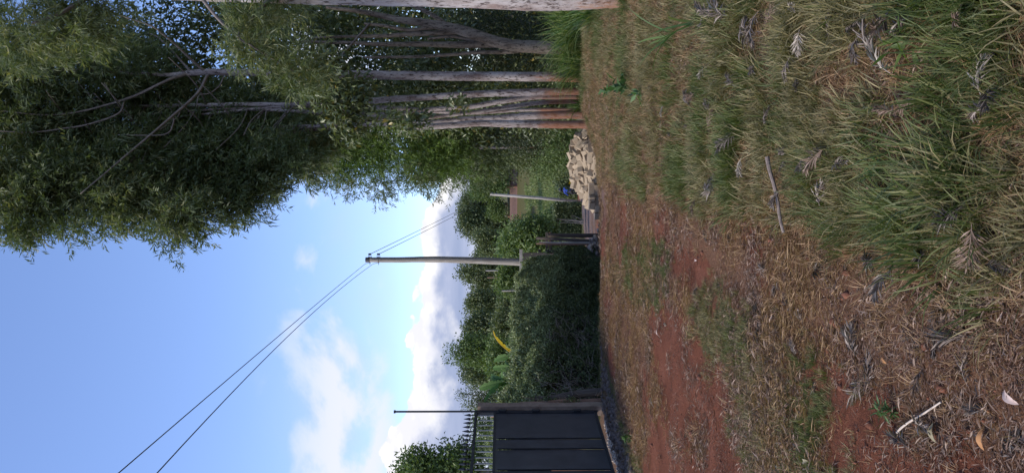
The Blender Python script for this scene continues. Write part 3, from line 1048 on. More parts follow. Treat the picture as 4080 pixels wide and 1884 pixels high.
# slim pale trunks
dC = 17.0
stemC = zz(z4, [(2085, 613, 84), (1800, 609, 76), (1500, 607, 74), (1100, 604, 74), (800, 600, 72), (500, 596, 70), (300, 592, 68)], dC) + \
    [(*z6(1100, 626), 30, dC), (*z6(900, 617), 28, dC), (*z6(640, 614), 27, dC), (*z6(460, 612), 26, dC), (*z6(300, 622), 22, dC), (*z6(80, 634), 14, dC)] + \
    [(*z5(400, 335), 14, dC), (*z5(250, 335), 12, dC), (*z5(60, 345), 9, dC), (-60, 186, 6, dC)]
stemC = [(a, b_, w / (1.983 if i < 7 else 1), d) for i, (a, b_, w, d) in enumerate(stemC)]
tC = tree_root('silky_oak_tree', stemC[0], label='straight silky oak standing alone between the forked tree and the trunk cluster', cat='tree', group='silky oaks beside the track')
limb('trunk', foot(stemC), tC, M_BARK, 14, 5, .04)
for b_ in ([(*z6(470, 610), 12, 17), (*z6(380, 540), 11, 16.8), (*z6(200, 370), 9, 16.4), (*z6(100, 290), 8, 16.2), (*z6(0, 220), 7, 16), (280, 30, 5, 15.8), (230, -10, 3, 15.6)],
           [(*z6(330, 600), 10, 17), (*z6(260, 520), 9, 17.2), (*z6(120, 370), 8, 17.4), (*z6(0, 290), 6, 17.6), (330, 90, 4, 17.8)],
           [(*z6(320, 625), 14, 17), (*z6(200, 660), 12, 16.8), (*z6(80, 710), 10, 16.6), (*z5(640, 455), 10, 16.5), (*z5(500, 500), 8, 16.4), (*z5(350, 535), 7, 16.3), (*z5(200, 545), 6, 16.2), (*z5(0, 525), 4, 16)],
           [(*z6(480, 640), 13, 16.9), (*z6(420, 760), 12, 16.6), (*z6(330, 860), 12, 16.3), (*z6(200, 970), 11, 16.0), (*z6(60, 1090), 9, 15.7), (*z5(600, 735), 8, 15.4), (*z5(500, 820), 6, 15.2), (*z5(380, 920), 4, 15.0)],
           [(*z6(620, 650), 5, 16.9), (*z6(580, 730), 5, 16.7), (*z6(500, 790), 4, 16.5), (*z6(410, 810), 4, 16.4), (*z6(390, 900), 3, 16.3)],
           [(*z6(190, 980), 6, 16), (*z6(190, 1050), 6, 15.9), (*z6(110, 1140), 5, 15.8), (*z5(560, 640), 4, 15.8)],
           [(*z5(590, 480), 6, 16.4), (*z5(560, 540), 7, 16.2), (*z5(420, 590), 7, 16), (*z5(300, 610), 6, 15.9), (*z5(150, 628), 5, 15.8), (*z5(0, 622), 4, 15.7)],
           [(*z5(215, 330), 7, 17), (*z5(160, 290), 6, 16.7), (*z5(40, 215), 5, 16.4)],
           [(*z5(310, 315), 6, 17), (*z5(230, 265), 6, 17), (*z5(120, 220), 4, 17)]):
    limb('branch', b_, tC, M_TWIG, 6, 5, .06)

dD = 17.2
stems = {
    'D': (zz(z4, [(2085, 722, 62), (1800, 727, 62), (1600, 733, 62), (1300, 740, 54), (1000, 755, 50), (750, 772, 50), (500, 786, 50), (250, 806, 44)], dD), [(*z6(1180, 885), 18, dD), (*z6(700, 885), 16, dD), (*z6(0, 900), 13, dD), (*z5(400, 508), 12, dD), (*z5(200, 517), 10, dD), (-40, 285, 6, dD)],
          'slim leaning silky oak, the cluster trunk nearest the lone straight trunk'),
    'E': (zz(z4, [(2075, 762, 42), (1850, 765, 44), (1650, 768, 44), (1400, 800, 42), (1100, 850, 40), (850, 862, 36), (600, 898, 36), (200, 906, 34)], dD + .25), [(*z6(1100, 935), 14, dD), (*z6(500, 930), 10, dD), (250, 300, 7, dD)],
          'slim silky oak whose thin trunk leaves the leaning one near its foot'),
    'E2': (zz(z4, [(2060, 800, 42), (1750, 808, 36), (1500, 838, 34), (1100, 897, 28), (700, 938, 28), (450, 938, 26)], dD + .5), [(*z6(1500, 1060), 12, dD), (*z6(1100, 1075), 8, dD), (500, 340, 5, dD)],
           'thinnest pale silky oak trunk crossing behind the middle of the cluster'),
    'E3': (zz(z4, [(1990, 868, 30), (1550, 870, 28), (1100, 895, 26), (570, 858, 36), (200, 852, 30)], dD + .8), [(700, 270, 12, dD), (400, 300, 8, dD)],
           'silky oak trunk standing at the back of the cluster'),
    'F': (zz(z4, [(2030, 905, 74), (1850, 908, 66), (1600, 918, 58), (1300, 938, 50), (1100, 944, 46), (850, 968, 40), (600, 975, 30)], dD + .3), [(*z6(1600, 1075), 12, dD), (650, 345, 8, dD)],
          'rust stained silky oak touching the trunk next to the stone heap'),
    'G': (zz(z4, [(2000, 985, 66), (1800, 985, 62), (1500, 980, 60), (1200, 975, 52), (1000, 990, 50), (800, 1000, 50), (600, 996, 44), (500, 984, 36), (300, 970, 30)], dD - .2), [(740, 325, 12, dD), (560, 345, 8, dD), (300, 370, 5, dD)],
          'outermost silky oak of the cluster, next to the heap of stone blocks'),
}
roots = {}
for k, (a, b_, lab) in stems.items():
    a = [(X, Y, w / 1.983, d) for X, Y, w, d in a]
    ctrl = a + b_
    r_ = tree_root('silky_oak_tree', ctrl[0], label=lab, cat='tree', group='silky oaks beside the track')
    roots[k] = r_
    limb('trunk', foot(ctrl), r_, M_BARK, 12, 5, .05)
    for j in range(9):
        i = 3 + j * 0
        X0 = 180 + 560 * rt.random(); Yc = np.interp(X0, [c_[0] for c_ in ctrl][::-1], [c_[1] for c_ in ctrl][::-1])
        sgn = 1 if rt.random() < .75 else -1
        L_ = 60 + 110 * rt.random()
        d0 = dD; d1 = d0 + rt.uniform(-1.5, 1.2)
        limb('branch', [(X0, Yc, 7, d0), (X0 - L_ * .3 + rt.uniform(-20, 20), Yc + sgn * L_ * .45, 5, (d0 + d1) / 2), (X0 - L_ * .8, Yc + sgn * L_, 3, d1)], r_, M_TWIG, 5, 4, .08)

# crowns, each tree its own
grev_crown('crown', [eb(330, 180, 120, 70, 17.5, 1.2), eb(180, 200, 130, 90, 17.5, 1.3), eb(60, 170, 90, 70, 17, 1.2), eb(120, 300, 110, 70, 16.8, 1.2), eb(430, 240, 90, 60, 18, .9), eb(-60, 250, 90, 120, 17, 1.2)],
           560, 10, tC, M_GREV, rt, .18, .029, 8, .38)
grev_crown('crown', [eb(520, 300, 110, 70, 18.2, 1.1), eb(330, 330, 130, 80, 17.8, 1.3), eb(170, 380, 110, 80, 17.2, 1.2), eb(660, 320, 70, 55, 18, .9), eb(20, 340, 80, 80, 17, 1.0)],
           560, 10, roots['D'], M_GREV, rt, .18, .029, 8, .38)
grev_crown('crown', [eb(300, 430, 130, 75, 16.6, 1.1), eb(420, 380, 110, 60, 17.2, 1.0), eb(180, 450, 90, 60, 16.2, .9), eb(60, 500, 60, 75, 16, .7), eb(30, 430, 60, 60, 16, .8)],
           500, 10, roots['E'], M_GREV, rt, .18, .029, 8, .36)
grev_crown('crown', [eb(560, 385, 90, 70, 17.5, 1.1), eb(480, 440, 70, 50, 16.9, .9), eb(640, 415, 50, 45, 17, .8), eb(560, 475, 45, 34, 16.6, .5), eb(610, 505, 22, 26, 16.4, .3)],
           430, 11, roots['E2'], M_GREV, rt, .18, .029, 8, .34)
grev_crown('crown', [eb(700, 365, 70, 45, 18, 1.0), eb(780, 350, 60, 45, 18, .9), eb(620, 380, 70, 60, 18.3, .9)],
           280, 11, roots['E3'], M_GREV, rt, .18, .029, 8, .34)
grev_crown('crown', [eb(300, 490, 80, 60, 16, .7), eb(360, 510, 60, 40, 15.8, .6), eb(440, 530, 40, 40, 15.8, .5), eb(500, 545, 34, 36, 15.6, .5), eb(430, 585, 34, 24, 15.5, .4), eb(300, 555, 30, 24, 15.6, .4), eb(100, 545, 26, 30, 15.6, .4)],
           210, 10, roots['F'], M_GREV, rt, .17, .026, 9, .30)
grev_crown('crown', [eb(700, 385, 45, 38, 16.8, .7), eb(665, 470, 24, 34, 16.4, .35), eb(60, 575, 24, 26, 15.4, .3), eb(25, 590, 16, 14, 15.4, .3), eb(180, 560, 34, 26, 15.5, .35), eb(150, 470, 70, 50, 15.8, .6), eb(550, 535, 26, 20, 16, .3), eb(760, 415, 26, 24, 16.4, .3)],
           170, 10, roots['G'], M_GREV, rt, .17, .026, 9, .28)
# fresh shoots on the lower trunks
grev_crown('young_shoot', [eb(1200, 325, 12, 14, 16.6, .2), eb(1080, 322, 16, 14, 16.6, .2), eb(1130, 340, 14, 10, 16.5, .2), eb(1010, 318, 18, 18, 16.5, .3), eb(960, 310, 14, 12, 16.6, .2)], 14, 7, roots['G'], M_GREVL, rt, .10, .018, 8, .16)['kind'] = 'stuff'

# fresh green silky oak behind them
cH = [(1430, 372, 16, 27), (1250, 370, 14, 27), (1050, 375, 12, 27), (900, 370, 8, 27)]
tH = tree_root('silky_oak_tree', cH[0], label='fresh green silky oak hanging above the stone heap, between trunk cluster and sky', cat='tree', group='silky oaks beside the track')
limb('trunk', foot(cH), tH, M_BARK, 8)
grev_crown('crown', [eb(900, 390, 80, 62, 26, 1.5), eb(1000, 370, 80, 60, 26, 1.5), eb(850, 360, 70, 50, 27, 1.3), eb(1100, 360, 60, 55, 26, 1.2), eb(1130, 400, 45, 40, 26, 1.0)], 520, 10, tH, M_GREVL, rt, .17, .03, 7, .6)
grev_crown('drooping_foliage', [eb(880, 465, 26, 24, 25.5, .6), eb(960, 470, 22, 22, 25.5, .6), eb(820, 440, 40, 26, 25.5, .7), eb(1040, 440, 40, 26, 25.5, .6), eb(1080, 470, 18, 18, 25.5, .4)], 60, 9, tH, M_GREV, rt, .17, .028, 8, .4)
cH2 = [(1440, 410, 14, 31), (1250, 405, 10, 31), (1150, 400, 7, 31)]
tH2 = tree_root('drooping_tree', cH2[0], label='dull dark green drooping tree below the fresh green silky oak', cat='tree')
limb('trunk', foot(cH2), tH2, M_BARK, 8)
grev_crown('crown', [eb(1180, 380, 80, 70, 30, 1.4), eb(1215, 402, 55, 38, 29, 1.2), eb(1130, 420, 46, 24, 30, .9), eb(1260, 350, 70, 40, 30, 1.2), eb(1070, 400, 60, 60, 30.5, 1.2)], 460, 10, tH2, M_GREV, rt, .18, .034, 7, .6)


for (cb, lab, bl, m3) in (
        ((1440, 60, 40, 25), 'big dark broad leaved tree closing the view behind the forked tree',
         [eb(1000, 60, 120, 80, 25, 1.2), eb(1180, 60, 120, 80, 25, 1.2), eb(1340, 60, 110, 80, 25, 1.2), eb(830, 50, 110, 80, 25, 1.2), eb(1300, 160, 110, 60, 25, 1.2), eb(1060, 170, 110, 70, 25, 1.2), eb(640, 60, 110, 80, 26, 1.2)], 1500),
        ((1440, 250, 34, 26), 'big olive broad leaved tree closing the view behind the slim trunks',
         [eb(1000, 260, 110, 70, 26, 1.2), eb(1180, 250, 110, 70, 26, 1.2), eb(1340, 260, 100, 80, 26, 1.2), eb(830, 250, 110, 80, 26, 1.2), eb(660, 230, 110, 80, 26, 1.2), eb(1180, 320, 90, 40, 26, .9)], 1400)):
    r_ = tree_root('broad_leaved_tree', cb, label=lab, cat='tree')
    limb('trunk', foot([cb, (1200, cb[1] + 6, cb[2] * .8, cb[3]), (900, cb[1] - 8, cb[2] * .5, cb[3])]), r_, M_BARKD, 9)
    broad_crown('crown', bl, m3, 13, r_, M_BIG, rt, .22, .10, .28, .15, .3, .3)


def shrub(name, X, Y, d, blobs, mt, leaf, wd, ncl, per, label, cat='shrub', cr=.2, stem=True, group=None, hang=.1):
    p = Q(X, Y, d); p.z = gz(p.x, p.y)
    r_ = empty(name, p, label=label, cat=cat, group=group)
    broad_crown('foliage', blobs, ncl, per, r_, mt, rt, leaf, wd, cr, .15, hang, .5)
    if stem:
        mb = MB()
        for j in range(7):
            c_ = Vector(blobs[rt.integers(len(blobs))][0])
            a = p + Vector((rt.uniform(-.15, .15), rt.uniform(-.15, .15), -.05))
            e_ = a.lerp(c_, .8) + Vector((rt.uniform(-.3, .3), rt.uniform(-.3, .3), 0))
            mb.tube([a, a.lerp(e_, .5) + Vector((rt.uniform(-.1, .1), 0, .1)), e_], [.03, .02, .008], 5, False)
        mb.build('stems', M_DKWOOD, r_)
    return r_


# undergrowth behind the trunks
shrub('shrub', 1440, 240, 21, [eb(1250, 220, 90, 60, 21, .7), eb(1380, 230, 80, 70, 21, .7), eb(1150, 280, 90, 50, 21, .7), eb(1350, 300, 90, 40, 21, .7), eb(1040, 270, 80, 60, 21, .6)],
      M_BIG, .16, .065, 620, 12, 'broad leaved olive green shrub filling the gap between the slim trunks')
shrub('shrub', 1450, 90, 20.5, [eb(1200, 70, 90, 60, 20.5, .8), eb(1320, 70, 80, 60, 20.5, .8), eb(1400, 120, 60, 60, 20, .6), eb(1260, 150, 90, 50, 20.5, .7), eb(1420, 40, 60, 50, 20, .6)],
      M_DARK, .09, .035, 900, 14, 'dark small leaved shrub in shade behind the forked tree')
shrub('shrub', 1445, 340, 25, [eb(1330, 350, 60, 40, 25, .8), eb(1400, 350, 50, 45, 24.5, .8), eb(1290, 330, 60, 50, 26, .8)],
      M_DARK, .10, .04, 500, 12, 'dark tangled shrub behind the cluster trunk nearest the stone heap')
shrub('shrub', 1450, 370, 24, [eb(1400, 380, 40, 45, 24, .7), eb(1425, 350, 30, 35, 23.5, .6), eb(1380, 420, 40, 25, 25, .6)],
      M_FARB, .13, .03, 300, 12, 'light green shrub with narrow leaves directly behind the stone heap')
shrub('shrub', 1450, 430, 27, [eb(1350, 410, 50, 26, 27, .8), eb(1405, 418, 38, 28, 27, .8), eb(1300, 396, 38, 24, 28, .8), eb(1330, 385, 40, 40, 27.5, .8)],
      M_FARA, .10, .05, 520, 12, 'dense rounded shrub between the drooping tree and the valley meadow')

# tall grass clumps


def ribbon_set(n, rng, base, spread, L, wd, lean, bend, seg=5):
    """n arching ribbons; returns V,F,rnd"""
    a = rng.random(n) * 2 * np.pi
    B = base + np.stack([np.cos(a), np.sin(a), 0 * a], 1) * (spread * np.sqrt(rng.random(n)))[:, None]
    a2 = a + rng.normal(0, .7, n)
    l_ = L * rng.uniform(.55, 1.1, n); th0 = lean * rng.uniform(.2, 1.2, n); be = bend * rng.uniform(.5, 1.4, n)
    H = np.stack([np.cos(a2), np.sin(a2), 0 * a2], 1); Z = np.array([0, 0, 1.])
    Sd = np.stack([-np.sin(a2), np.cos(a2), 0 * a2], 1)
    tw = rng.normal(0, .5, n)[:, None]
    Sd = unit(Sd * np.cos(tw) + Z * np.sin(tw) * .6)
    pts = [B]
    for k in range(seg):
        th = th0 + be * (k + .5) / seg
        pts.append(pts[-1] + (H * np.sin(th)[:, None] + Z * np.cos(th)[:, None]) * (l_ / seg)[:, None])
    V = []
    for k, p_ in enumerate(pts):
        w_ = wd * (1 - (k / seg) ** 2 * .97) * (.7 + .3 * (k > 0))
        V.append(p_ + Sd * w_ / 2); V.append(p_ - Sd * w_ / 2)
    V = np.stack(V, 1).reshape(-1, 3)
    m_ = 2 * (seg + 1); i = np.arange(n)[:, None] * m_
    Fc = np.concatenate([np.concatenate([i + 2 * k, i + 2 * k + 1, i + 2 * k + 3, i + 2 * k + 2], 1) for k in range(seg)])
    return V, Fc, np.repeat(rng.random(n), m_)


def napier(X, Y, d, h, n, label, spread=.25):
    p = Q(X, Y, d); p.z = gz(p.x, p.y) - .02
    V, Fc, r_ = ribbon_set(n, rt, np.zeros((n, 3)), spread, h, .018, .35, 1.3, 6)
    o = link('tall_grass_clump', np_mesh('tall_grass_clump', V, Fc, r_), M_NAP, None, p)
    tag(o, label, 'tall grass', 'clumps of tall grass among the trunks')


napier(1500, 42, 15.5, 1.45, 330, 'tall bright green grass clump close to the near pale trunk', .4)
napier(1490, 88, 15.8, 1.35, 260, 'tall bright green grass clump between near pale trunk and forked trunk', .3)
napier(1490, 150, 16.2, 1.25, 240, 'tall grass clump in the gap between forked trunk and lone straight trunk', .28)
napier(1490, 172, 16.8, .9, 150, 'shorter grass clump beside the lone straight trunk', .25)
napier(1480, 262, 17.6, .8, 120, 'small grass clump inside the trunk cluster', .15)
napier(1520, 20, 12.8, .8, 200, 'knee high green grass tuft at the foot of the near pale trunk', .3)
napier(1470, 400, 23.8, 1.0, 140, 'green grass clump behind the stone heap', .5)

# ------------------------------------------------------------------ things behind the hedge
rb = np.random.default_rng(51)


def far_tree(name, X, Y, d, blobs, mt, leaf, ncl, per, label, cr=None, group=None, tw=.12, wd=None, trunk=True, hollow=.2, out=.5):
    p = Q(X, Y, d); p.z = gz(p.x, p.y) - .05
    r_ = empty(name, p, label=label, cat='tree', group=group)
    top = max(blobs, key=lambda b_: b_[0].z)[0]
    if trunk:
        q = Vector((p.x * .5 + top.x * .5, p.y, 0)); q.z = p.z * .35 + top.z * .65
        MB().tube([p, p.lerp(q, .5) + Vector((.1, 0, 0)), q, top], [tw, tw * .8, tw * .55, .02], 7, False).build('trunk', M_BARK, r_, True)
    broad_crown('crown', blobs, int(ncl * 1.25), per + 3, r_, mt, rb, leaf * .62, wd or leaf * .36, cr or leaf * 1.1, hollow, .1, out)
    return r_


def mounds(X, Y, rX, rY, d, n, rng, k=.5, rd=None):
    s = K / F * d
    out = [eb(X, Y, rX * .8, rY * .8, d, (rd or rY * s) * .8)]
    for i in range(n):
        a = rng.random() * 6.28; r_ = rng.uniform(.45, .8)
        out.append(eb(X + math.cos(a) * rX * r_, Y + math.sin(a) * rY * r_, rX * k * rng.uniform(.6, 1), rY * k * rng.uniform(.6, 1), d + rng.uniform(-1, 1) * (rd or rY * s) * .6, (rd or rY * s) * k))
    return out


G = 'trees in the valley beyond the hedge'
far_tree('round_tree', 1320, 690, 62, mounds(1215, 690, 55, 36, 62, 9, rb), M_FARA, .34, 420, 12, 'rounded dark tree beside the near power pole, on its gate side', group=G)
far_tree('round_tree', 1320, 730, 66, mounds(1240, 735, 50, 30, 66, 8, rb), M_FARA, .36, 360, 12, 'lower olive tree in the dip between two taller crowns behind the hedge', group=G)
far_tree('round_tree', 1320, 770, 58, mounds(1220, 768, 50, 34, 58, 8, rb), M_FARA, .32, 380, 12, 'tree with a knobbly dark crown above the middle of the hedge', group=G)
far_tree('round_tree', 1320, 822, 52, mounds(1215, 826, 52, 32, 52, 8, rb), M_FARA, .30, 400, 12, 'dense tree directly behind the yellow banana leaf', group=G)
far_tree('leafy_tree', 1300, 880, 34, mounds(1215, 880, 50, 36, 34, 8, rb) + [eb(1165, 892, 22, 6, 34, .15, .12), eb(1145, 888, 10, 8, 34, .15, .06)], M_FARB, .20, 420, 12, 'leafy tree with one twig sticking up above its crown', group=G, cr=.3)
far_tree('leafy_tree', 1300, 930, 38, mounds(1220, 928, 48, 30, 38, 8, rb), M_FARA, .22, 380, 12, 'dark bushy tree behind the green banana leaves', group=G, cr=.35)
far_tree('slim_tree', 1290, 968, 70, [eb(1200, 966, 22, 10, 70, .4), eb(1230, 968, 25, 14, 70, .5), eb(1260, 968, 25, 18, 70, .6)], M_FARA, .30, 120, 10, 'slim grey green tree between the bushy tree and the gate pillar', group=G, cr=.35)
far_tree('slim_tree', 1290, 996, 60, [eb(1165, 992, 14, 5, 60, .2, .2), eb(1190, 995, 20, 9, 60, .4, .35), eb(1220, 1000, 25, 14, 60, .5, .6), eb(1250, 1000, 25, 20, 60, .6, .8)], M_FARA, .26, 130, 10, 'tallest slim feathery tree just above the mud pillar', group=G, cr=.28)
far_tree('slim_tree', 1290, 1018, 60, [eb(1185, 1020, 16, 7, 60, .3, .25), eb(1215, 1018, 20, 12, 60, .4, .5)], M_FARA, .26, 70, 10, 'small feathery tree right above the gate corner', group=G, cr=.28)
far_tree('leafy_tree', 1300, 1180, 15.5, mounds(1120, 1205, 105, 75, 15.5, 12, rb), M_FARB, .16, 900, 12, 'big long leaved tree rising behind the gate', group=G, cr=.18, wd=.045)
far_tree('leafy_tree', 1300, 1080, 30, mounds(1215, 1070, 22, 30, 30, 5, rb), M_FARB, .16, 130, 10, 'low green tree seen through the gate bars', group=G, cr=.25)
far_tree('leafy_tree', 1300, 1140, 32, mounds(1225, 1130, 16, 40, 32, 5, rb), M_FARA, .18, 130, 10, 'dark low tree behind the near half of the gate bars', group=G, cr=.25)

shrub('shrub', 1340, 700, 36, mounds(1290, 700, 28, 40, 36, 5, rb, .6), M_FARB, .22, .09, 240, 11, 'fresh green bush over the far end of the hedge', cr=.3, stem=False)
shrub('shrub', 1340, 760, 40, mounds(1285, 765, 24, 30, 40, 5, rb, .6), M_FARA, .22, .09, 200, 11, 'dull bush below the pale slender stems', cr=.3, stem=False)
shrub('shrub', 1330, 825, 30, mounds(1275, 830, 30, 40, 30, 5, rb, .6), M_FARA, .18, .07, 260, 11, 'olive bush touching the yellow banana leaf', cr=.26, stem=False)
shrub('shrub', 1330, 640, 48, mounds(1290, 640, 34, 26, 48, 5, rb, .6), M_FARB, .28, .1, 240, 11, 'bright green bush between the power pole and the timber gateway', cr=.35, stem=False)
shrub('shrub', 1330, 905, 26, mounds(1262, 905, 30, 40, 26, 5, rb, .6), M_FARB, .16, .06, 260, 11, 'leafy bush behind the yellow banana leaf, at the hedge top', cr=.25, stem=False)

# banana plants


def banana_leaf(base, tipdir, L, w_, mt, parent, bend=1.0, side=None, split=0):
    """long paddle leaf with a midrib, folded blade and ragged edge"""
    n = 26
    d0 = Vector(tipdir).normalized(); side = Vector(side or (1, 0, 0))
    side = (side - d0 * side.dot(d0)).normalized()
    pts = [Vector(base)]; d_ = d0.copy()
    for k in range(n):
        d_ = (d_ + Vector((0, 0, -bend * .0036 * k))).normalized()
        pts.append(pts[-1] + d_ * L / n)
    vs = []; fs = []
    for k, p_ in enumerate(pts):
        t_ = k / n
        hw = w_ / 2 * (math.sin(math.pi * min(1, t_ * .93 + .07)) ** .55) * (1 if k else .15)
        nrm = side.cross((pts[min(k + 1, n)] - pts[max(k - 1, 0)]).normalized())
        j = 0
        if k not in (0, 1): hw *= random.choice((1, 1, .93, .97, .62)) if split else 1
        vs += [p_ - side * (hw + j) + nrm * hw * .35, p_ - side * hw * .5 + nrm * hw * .25, p_, p_ + side * hw * .5 + nrm * hw * .25, p_ + side * (hw - j) + nrm * hw * .35]
    for k in range(n):
        for j in range(4):
            a = k * 5 + j
            fs.append((a, a + 1, a + 6, a + 5))
    o = MB().add(vs, fs).build('leaf', mt, parent, True)
    a_ = o.data.attributes.new('rnd', 'FLOAT', 'POINT')
    r0 = random.random() * .6
    a_.data.foreach_set('value', [r0 + .3 * random.random() for _ in vs])
    MB().tube([pts[i] for i in range(0, n + 1, 2)], list(np.linspace(.018, .004, len(range(0, n + 1, 2)))), 5, False).build('midrib', mt, o, True)
    return o


def banana(X, Y, d, label, leafs, mt=M_BAN):
    c_ = Q(X, Y, d); g = gz(c_.x, c_.y)
    r_ = empty('banana_plant', (c_.x, c_.y, g), label=label, cat='banana plant', group='banana plants behind the hedge')
    MB().tube([(c_.x, c_.y, g - .1), (c_.x, c_.y, g + (c_.z - g) * .5), c_], [.12, .10, .06], 9).build('stem', M_BAN, r_, True)
    for (X2, Y2, dd, wd_, m2, be, lab) in leafs:
        e_ = Q(X2, Y2, d + dd)
        v_ = e_ - c_
        o = banana_leaf(c_, v_ + Vector((0, 0, v_.length * .12 * be)), v_.length * 1.05, wd_, m2, r_, be, (0.55, 1, .3) if abs(v_.x) > abs(v_.y) else (1, .2, .2), 1)
        if lab: o['label'] = lab
    return r_


banana(1296, 893, 17.6, 'banana plant with one bright yellow drying leaf above the hedge',
       [(1229, 843, -.1, .19, M_BANY, .9, 'bright yellow drying leaf'), (1238, 905, .3, .17, M_BAN, .8, None), (1262, 860, .5, .15, M_BAN, 1.0, None)])
banana(1290, 925, 18.0, 'banana plant with broad green leaves behind the middle of the leaf row',
       [(1236, 925, .3, .17, M_BAN, .8, None), (1250, 950, .4, .15, M_BAN, 1, None), (1260, 905, .5, .15, M_BAN, 1, None)])
banana(1275, 960, 16.5, 'banana plant nearest the mud pillar with a leaf bent over the hedge',
       [(1204, 975, .3, .19, M_BAN, .5, None), (1213, 1003, -.2, .16, M_BAN, .7, None), (1240, 985, -.4, .15, M_BAN, 1.2, None), (1225, 945, .5, .18, M_BAN, .8, None)])

# plank fence behind the hedge end
a_ = P3(700, 2075, 22.4); e_ = P3(880, 2075, 22.0)
pf = empty('plank_fence', (a_.x, a_.y, gz(a_.x, a_.y)), label='grey vertical plank fence with a pale top rail behind the power pole', cat='fence')
n_pl = 11
for i in range(n_pl):
    q = a_.lerp(e_, (i + .5) / n_pl); g = gz(q.x, q.y)
    top_ = a_.z - .06 - random.uniform(0, .04)
    MB().box((q.x, q.y, (g + top_) / 2), ((e_ - a_).length / n_pl * .86, .025, top_ - g), Euler((0, random.uniform(-.02, .02), 0)), .004).build('plank', M_DKWOOD if i % 4 else M_POLE, pf)
MB().box(((a_.x + e_.x) / 2, (a_.y + e_.y) / 2 - .05, a_.z), ((e_ - a_).length + .1, .06, .09), None, .004).build('rail', M_PLANK, pf)
MB().box(((a_.x + e_.x) / 2, (a_.y + e_.y) / 2 - .035, a_.z - .55), ((e_ - a_).length + .1, .04, .07), None, .004).build('rail', M_DKWOOD, pf)

# slender posts behind the hedge
for (X0, X1, Y0, Y1, d, r_, lab, mt) in (
        (1222, 1315, 680, 680, 40, .05, 'thin grey post behind the hedge, nearest the power pole', M_PLANK),
        (1226, 1310, 698, 698, 44, .05, 'thin reddish post second from the power pole', M_REDWOOD),
        (1262, 1318, 732, 726, 34, .045, 'short pale post tilted beside the reddish one', M_PLANK),
        (1266, 1310, 771, 771, 50, .06, 'brown stem-like post under the knobbly tree', M_REDWOOD),
        (1255, 1315, 789, 790, 46, .06, 'pale post standing farthest from the power pole', M_PLANK)):
    t_ = Q(X0, Y0, d); q = Q(X1, Y1, d); q.z = gz(q.x, q.y) - .1
    log('wooden_post', q, t_, r_, r_ * .8, mt, label=lab, cat='post', group='slender posts behind the hedge')

# timber gateway and leaning planks at the hedge's far end
dG = 20.6


def z8(zx, zy): return (2000 + zx / 4.958) / K, (860 + zy / 4.958) / K


gwp = Q(*z8(1560, 480), dG)
gw = empty('timber_gateway', (gwp.x, gwp.y, gz(gwp.x, gwp.y)), label='dark rough timber gateway with crossbars at the far end of the hedge', cat='gateway')
for (a, b_, r_, mt, nm) in (((900, 380), (1600, 390), .055, M_DKWOOD, 'post'), ((890, 700), (1500, 700), .05, M_DKWOOD, 'post'), ((905, 560), (1540, 545), .04, M_REDWOOD, 'post')):
    t_ = Q(*z8(*a), dG); q = Q(*z8(*b_), dG); q.z = gz(q.x, q.y) - .15
    MB().tube([q, q.lerp(t_, .5), t_], [r_ * 1.1, r_, r_ * .9], 8, True, .05).build(nm, mt, gw)
for (zx, th) in ((885, .07), (945, .05), (975, .04)):
    t_ = Q(*z8(zx, 325), dG + .1); q = Q(*z8(zx, 740), dG + .1)
    MB().box((t_ + q) / 2, ((t_ - q).length, .06, th), None, .005).build('crossbar', M_DKWOOD if zx != 945 else M_REDWOOD, gw)
t_ = Q(*z8(960, 335), dG + .2); q = Q(*z8(960, 400), dG + .2)
for (zy0, zy1) in ((420, 465), (465, 505)):
    pass
for (a, b_, w_, mt, lab) in (((680, 440), (1540, 510), .10, M_DKWOOD, 'wide dark plank leaning on the gateway, its top split'),
                             ((740, 522), (1540, 535), .06, M_PLANK, 'pale topped plank leaning against the gateway'),
                             ((680, 550), (1530, 565), .035, M_REDWOOD, 'thin reddish stake leaning beside the pale topped plank')):
    t_ = Q(*z8(*a), dG - .2); q = Q(*z8(*b_), dG - .35); q.z = gz(q.x, q.y) - .05
    v_ = t_ - q
    o = MB().box(q.lerp(t_, .5), (w_, .03, v_.length), v_.to_track_quat('Z', 'Y').to_euler(), .006, .8).build('leaning_plank', mt)
    tag(o, lab, 'plank', 'planks leaning on the timber gateway')

# trimmed hedge down the road
rq = np.random.default_rng(60)
c_ = P3(1011, 2280, 60); g = gz(c_.x, c_.y)
n = 16000
P = np.stack([rq.uniform(-1.25, 1.25, n), rq.uniform(-.6, 3, n), rq.uniform(0, 2.2, n)], 1)
face = rq.integers(0, 3, n)
P[face == 0, 1] = -.6 + rq.normal(0, .07, (face == 0).sum()); P[face == 1, 2] = 2.15 + rq.normal(0, .07, (face == 1).sum())
P[face == 2, 0] = np.sign(P[face == 2, 0]) * (1.25 + rq.normal(0, .05, (face == 2).sum()))
P = P + np.array([c_.x, c_.y, g])
V, Fc, r_ = leaves(P, rdir(n, rq), .16, .10, rq)
h2 = empty('trimmed_hedge', (c_.x, c_.y, g), label='square trimmed dark hedge beside the road in the valley', cat='hedge')
link('foliage', np_mesh('foliage', V, Fc, r_), M_FARA, h2)
MB().box((c_.x, c_.y + 1.2, g + 1.0), (2.2, 3.3, 2.0)).build('shade_core', M_CORE, h2)  # filler box, its dark colour paints the hedge's inner shade

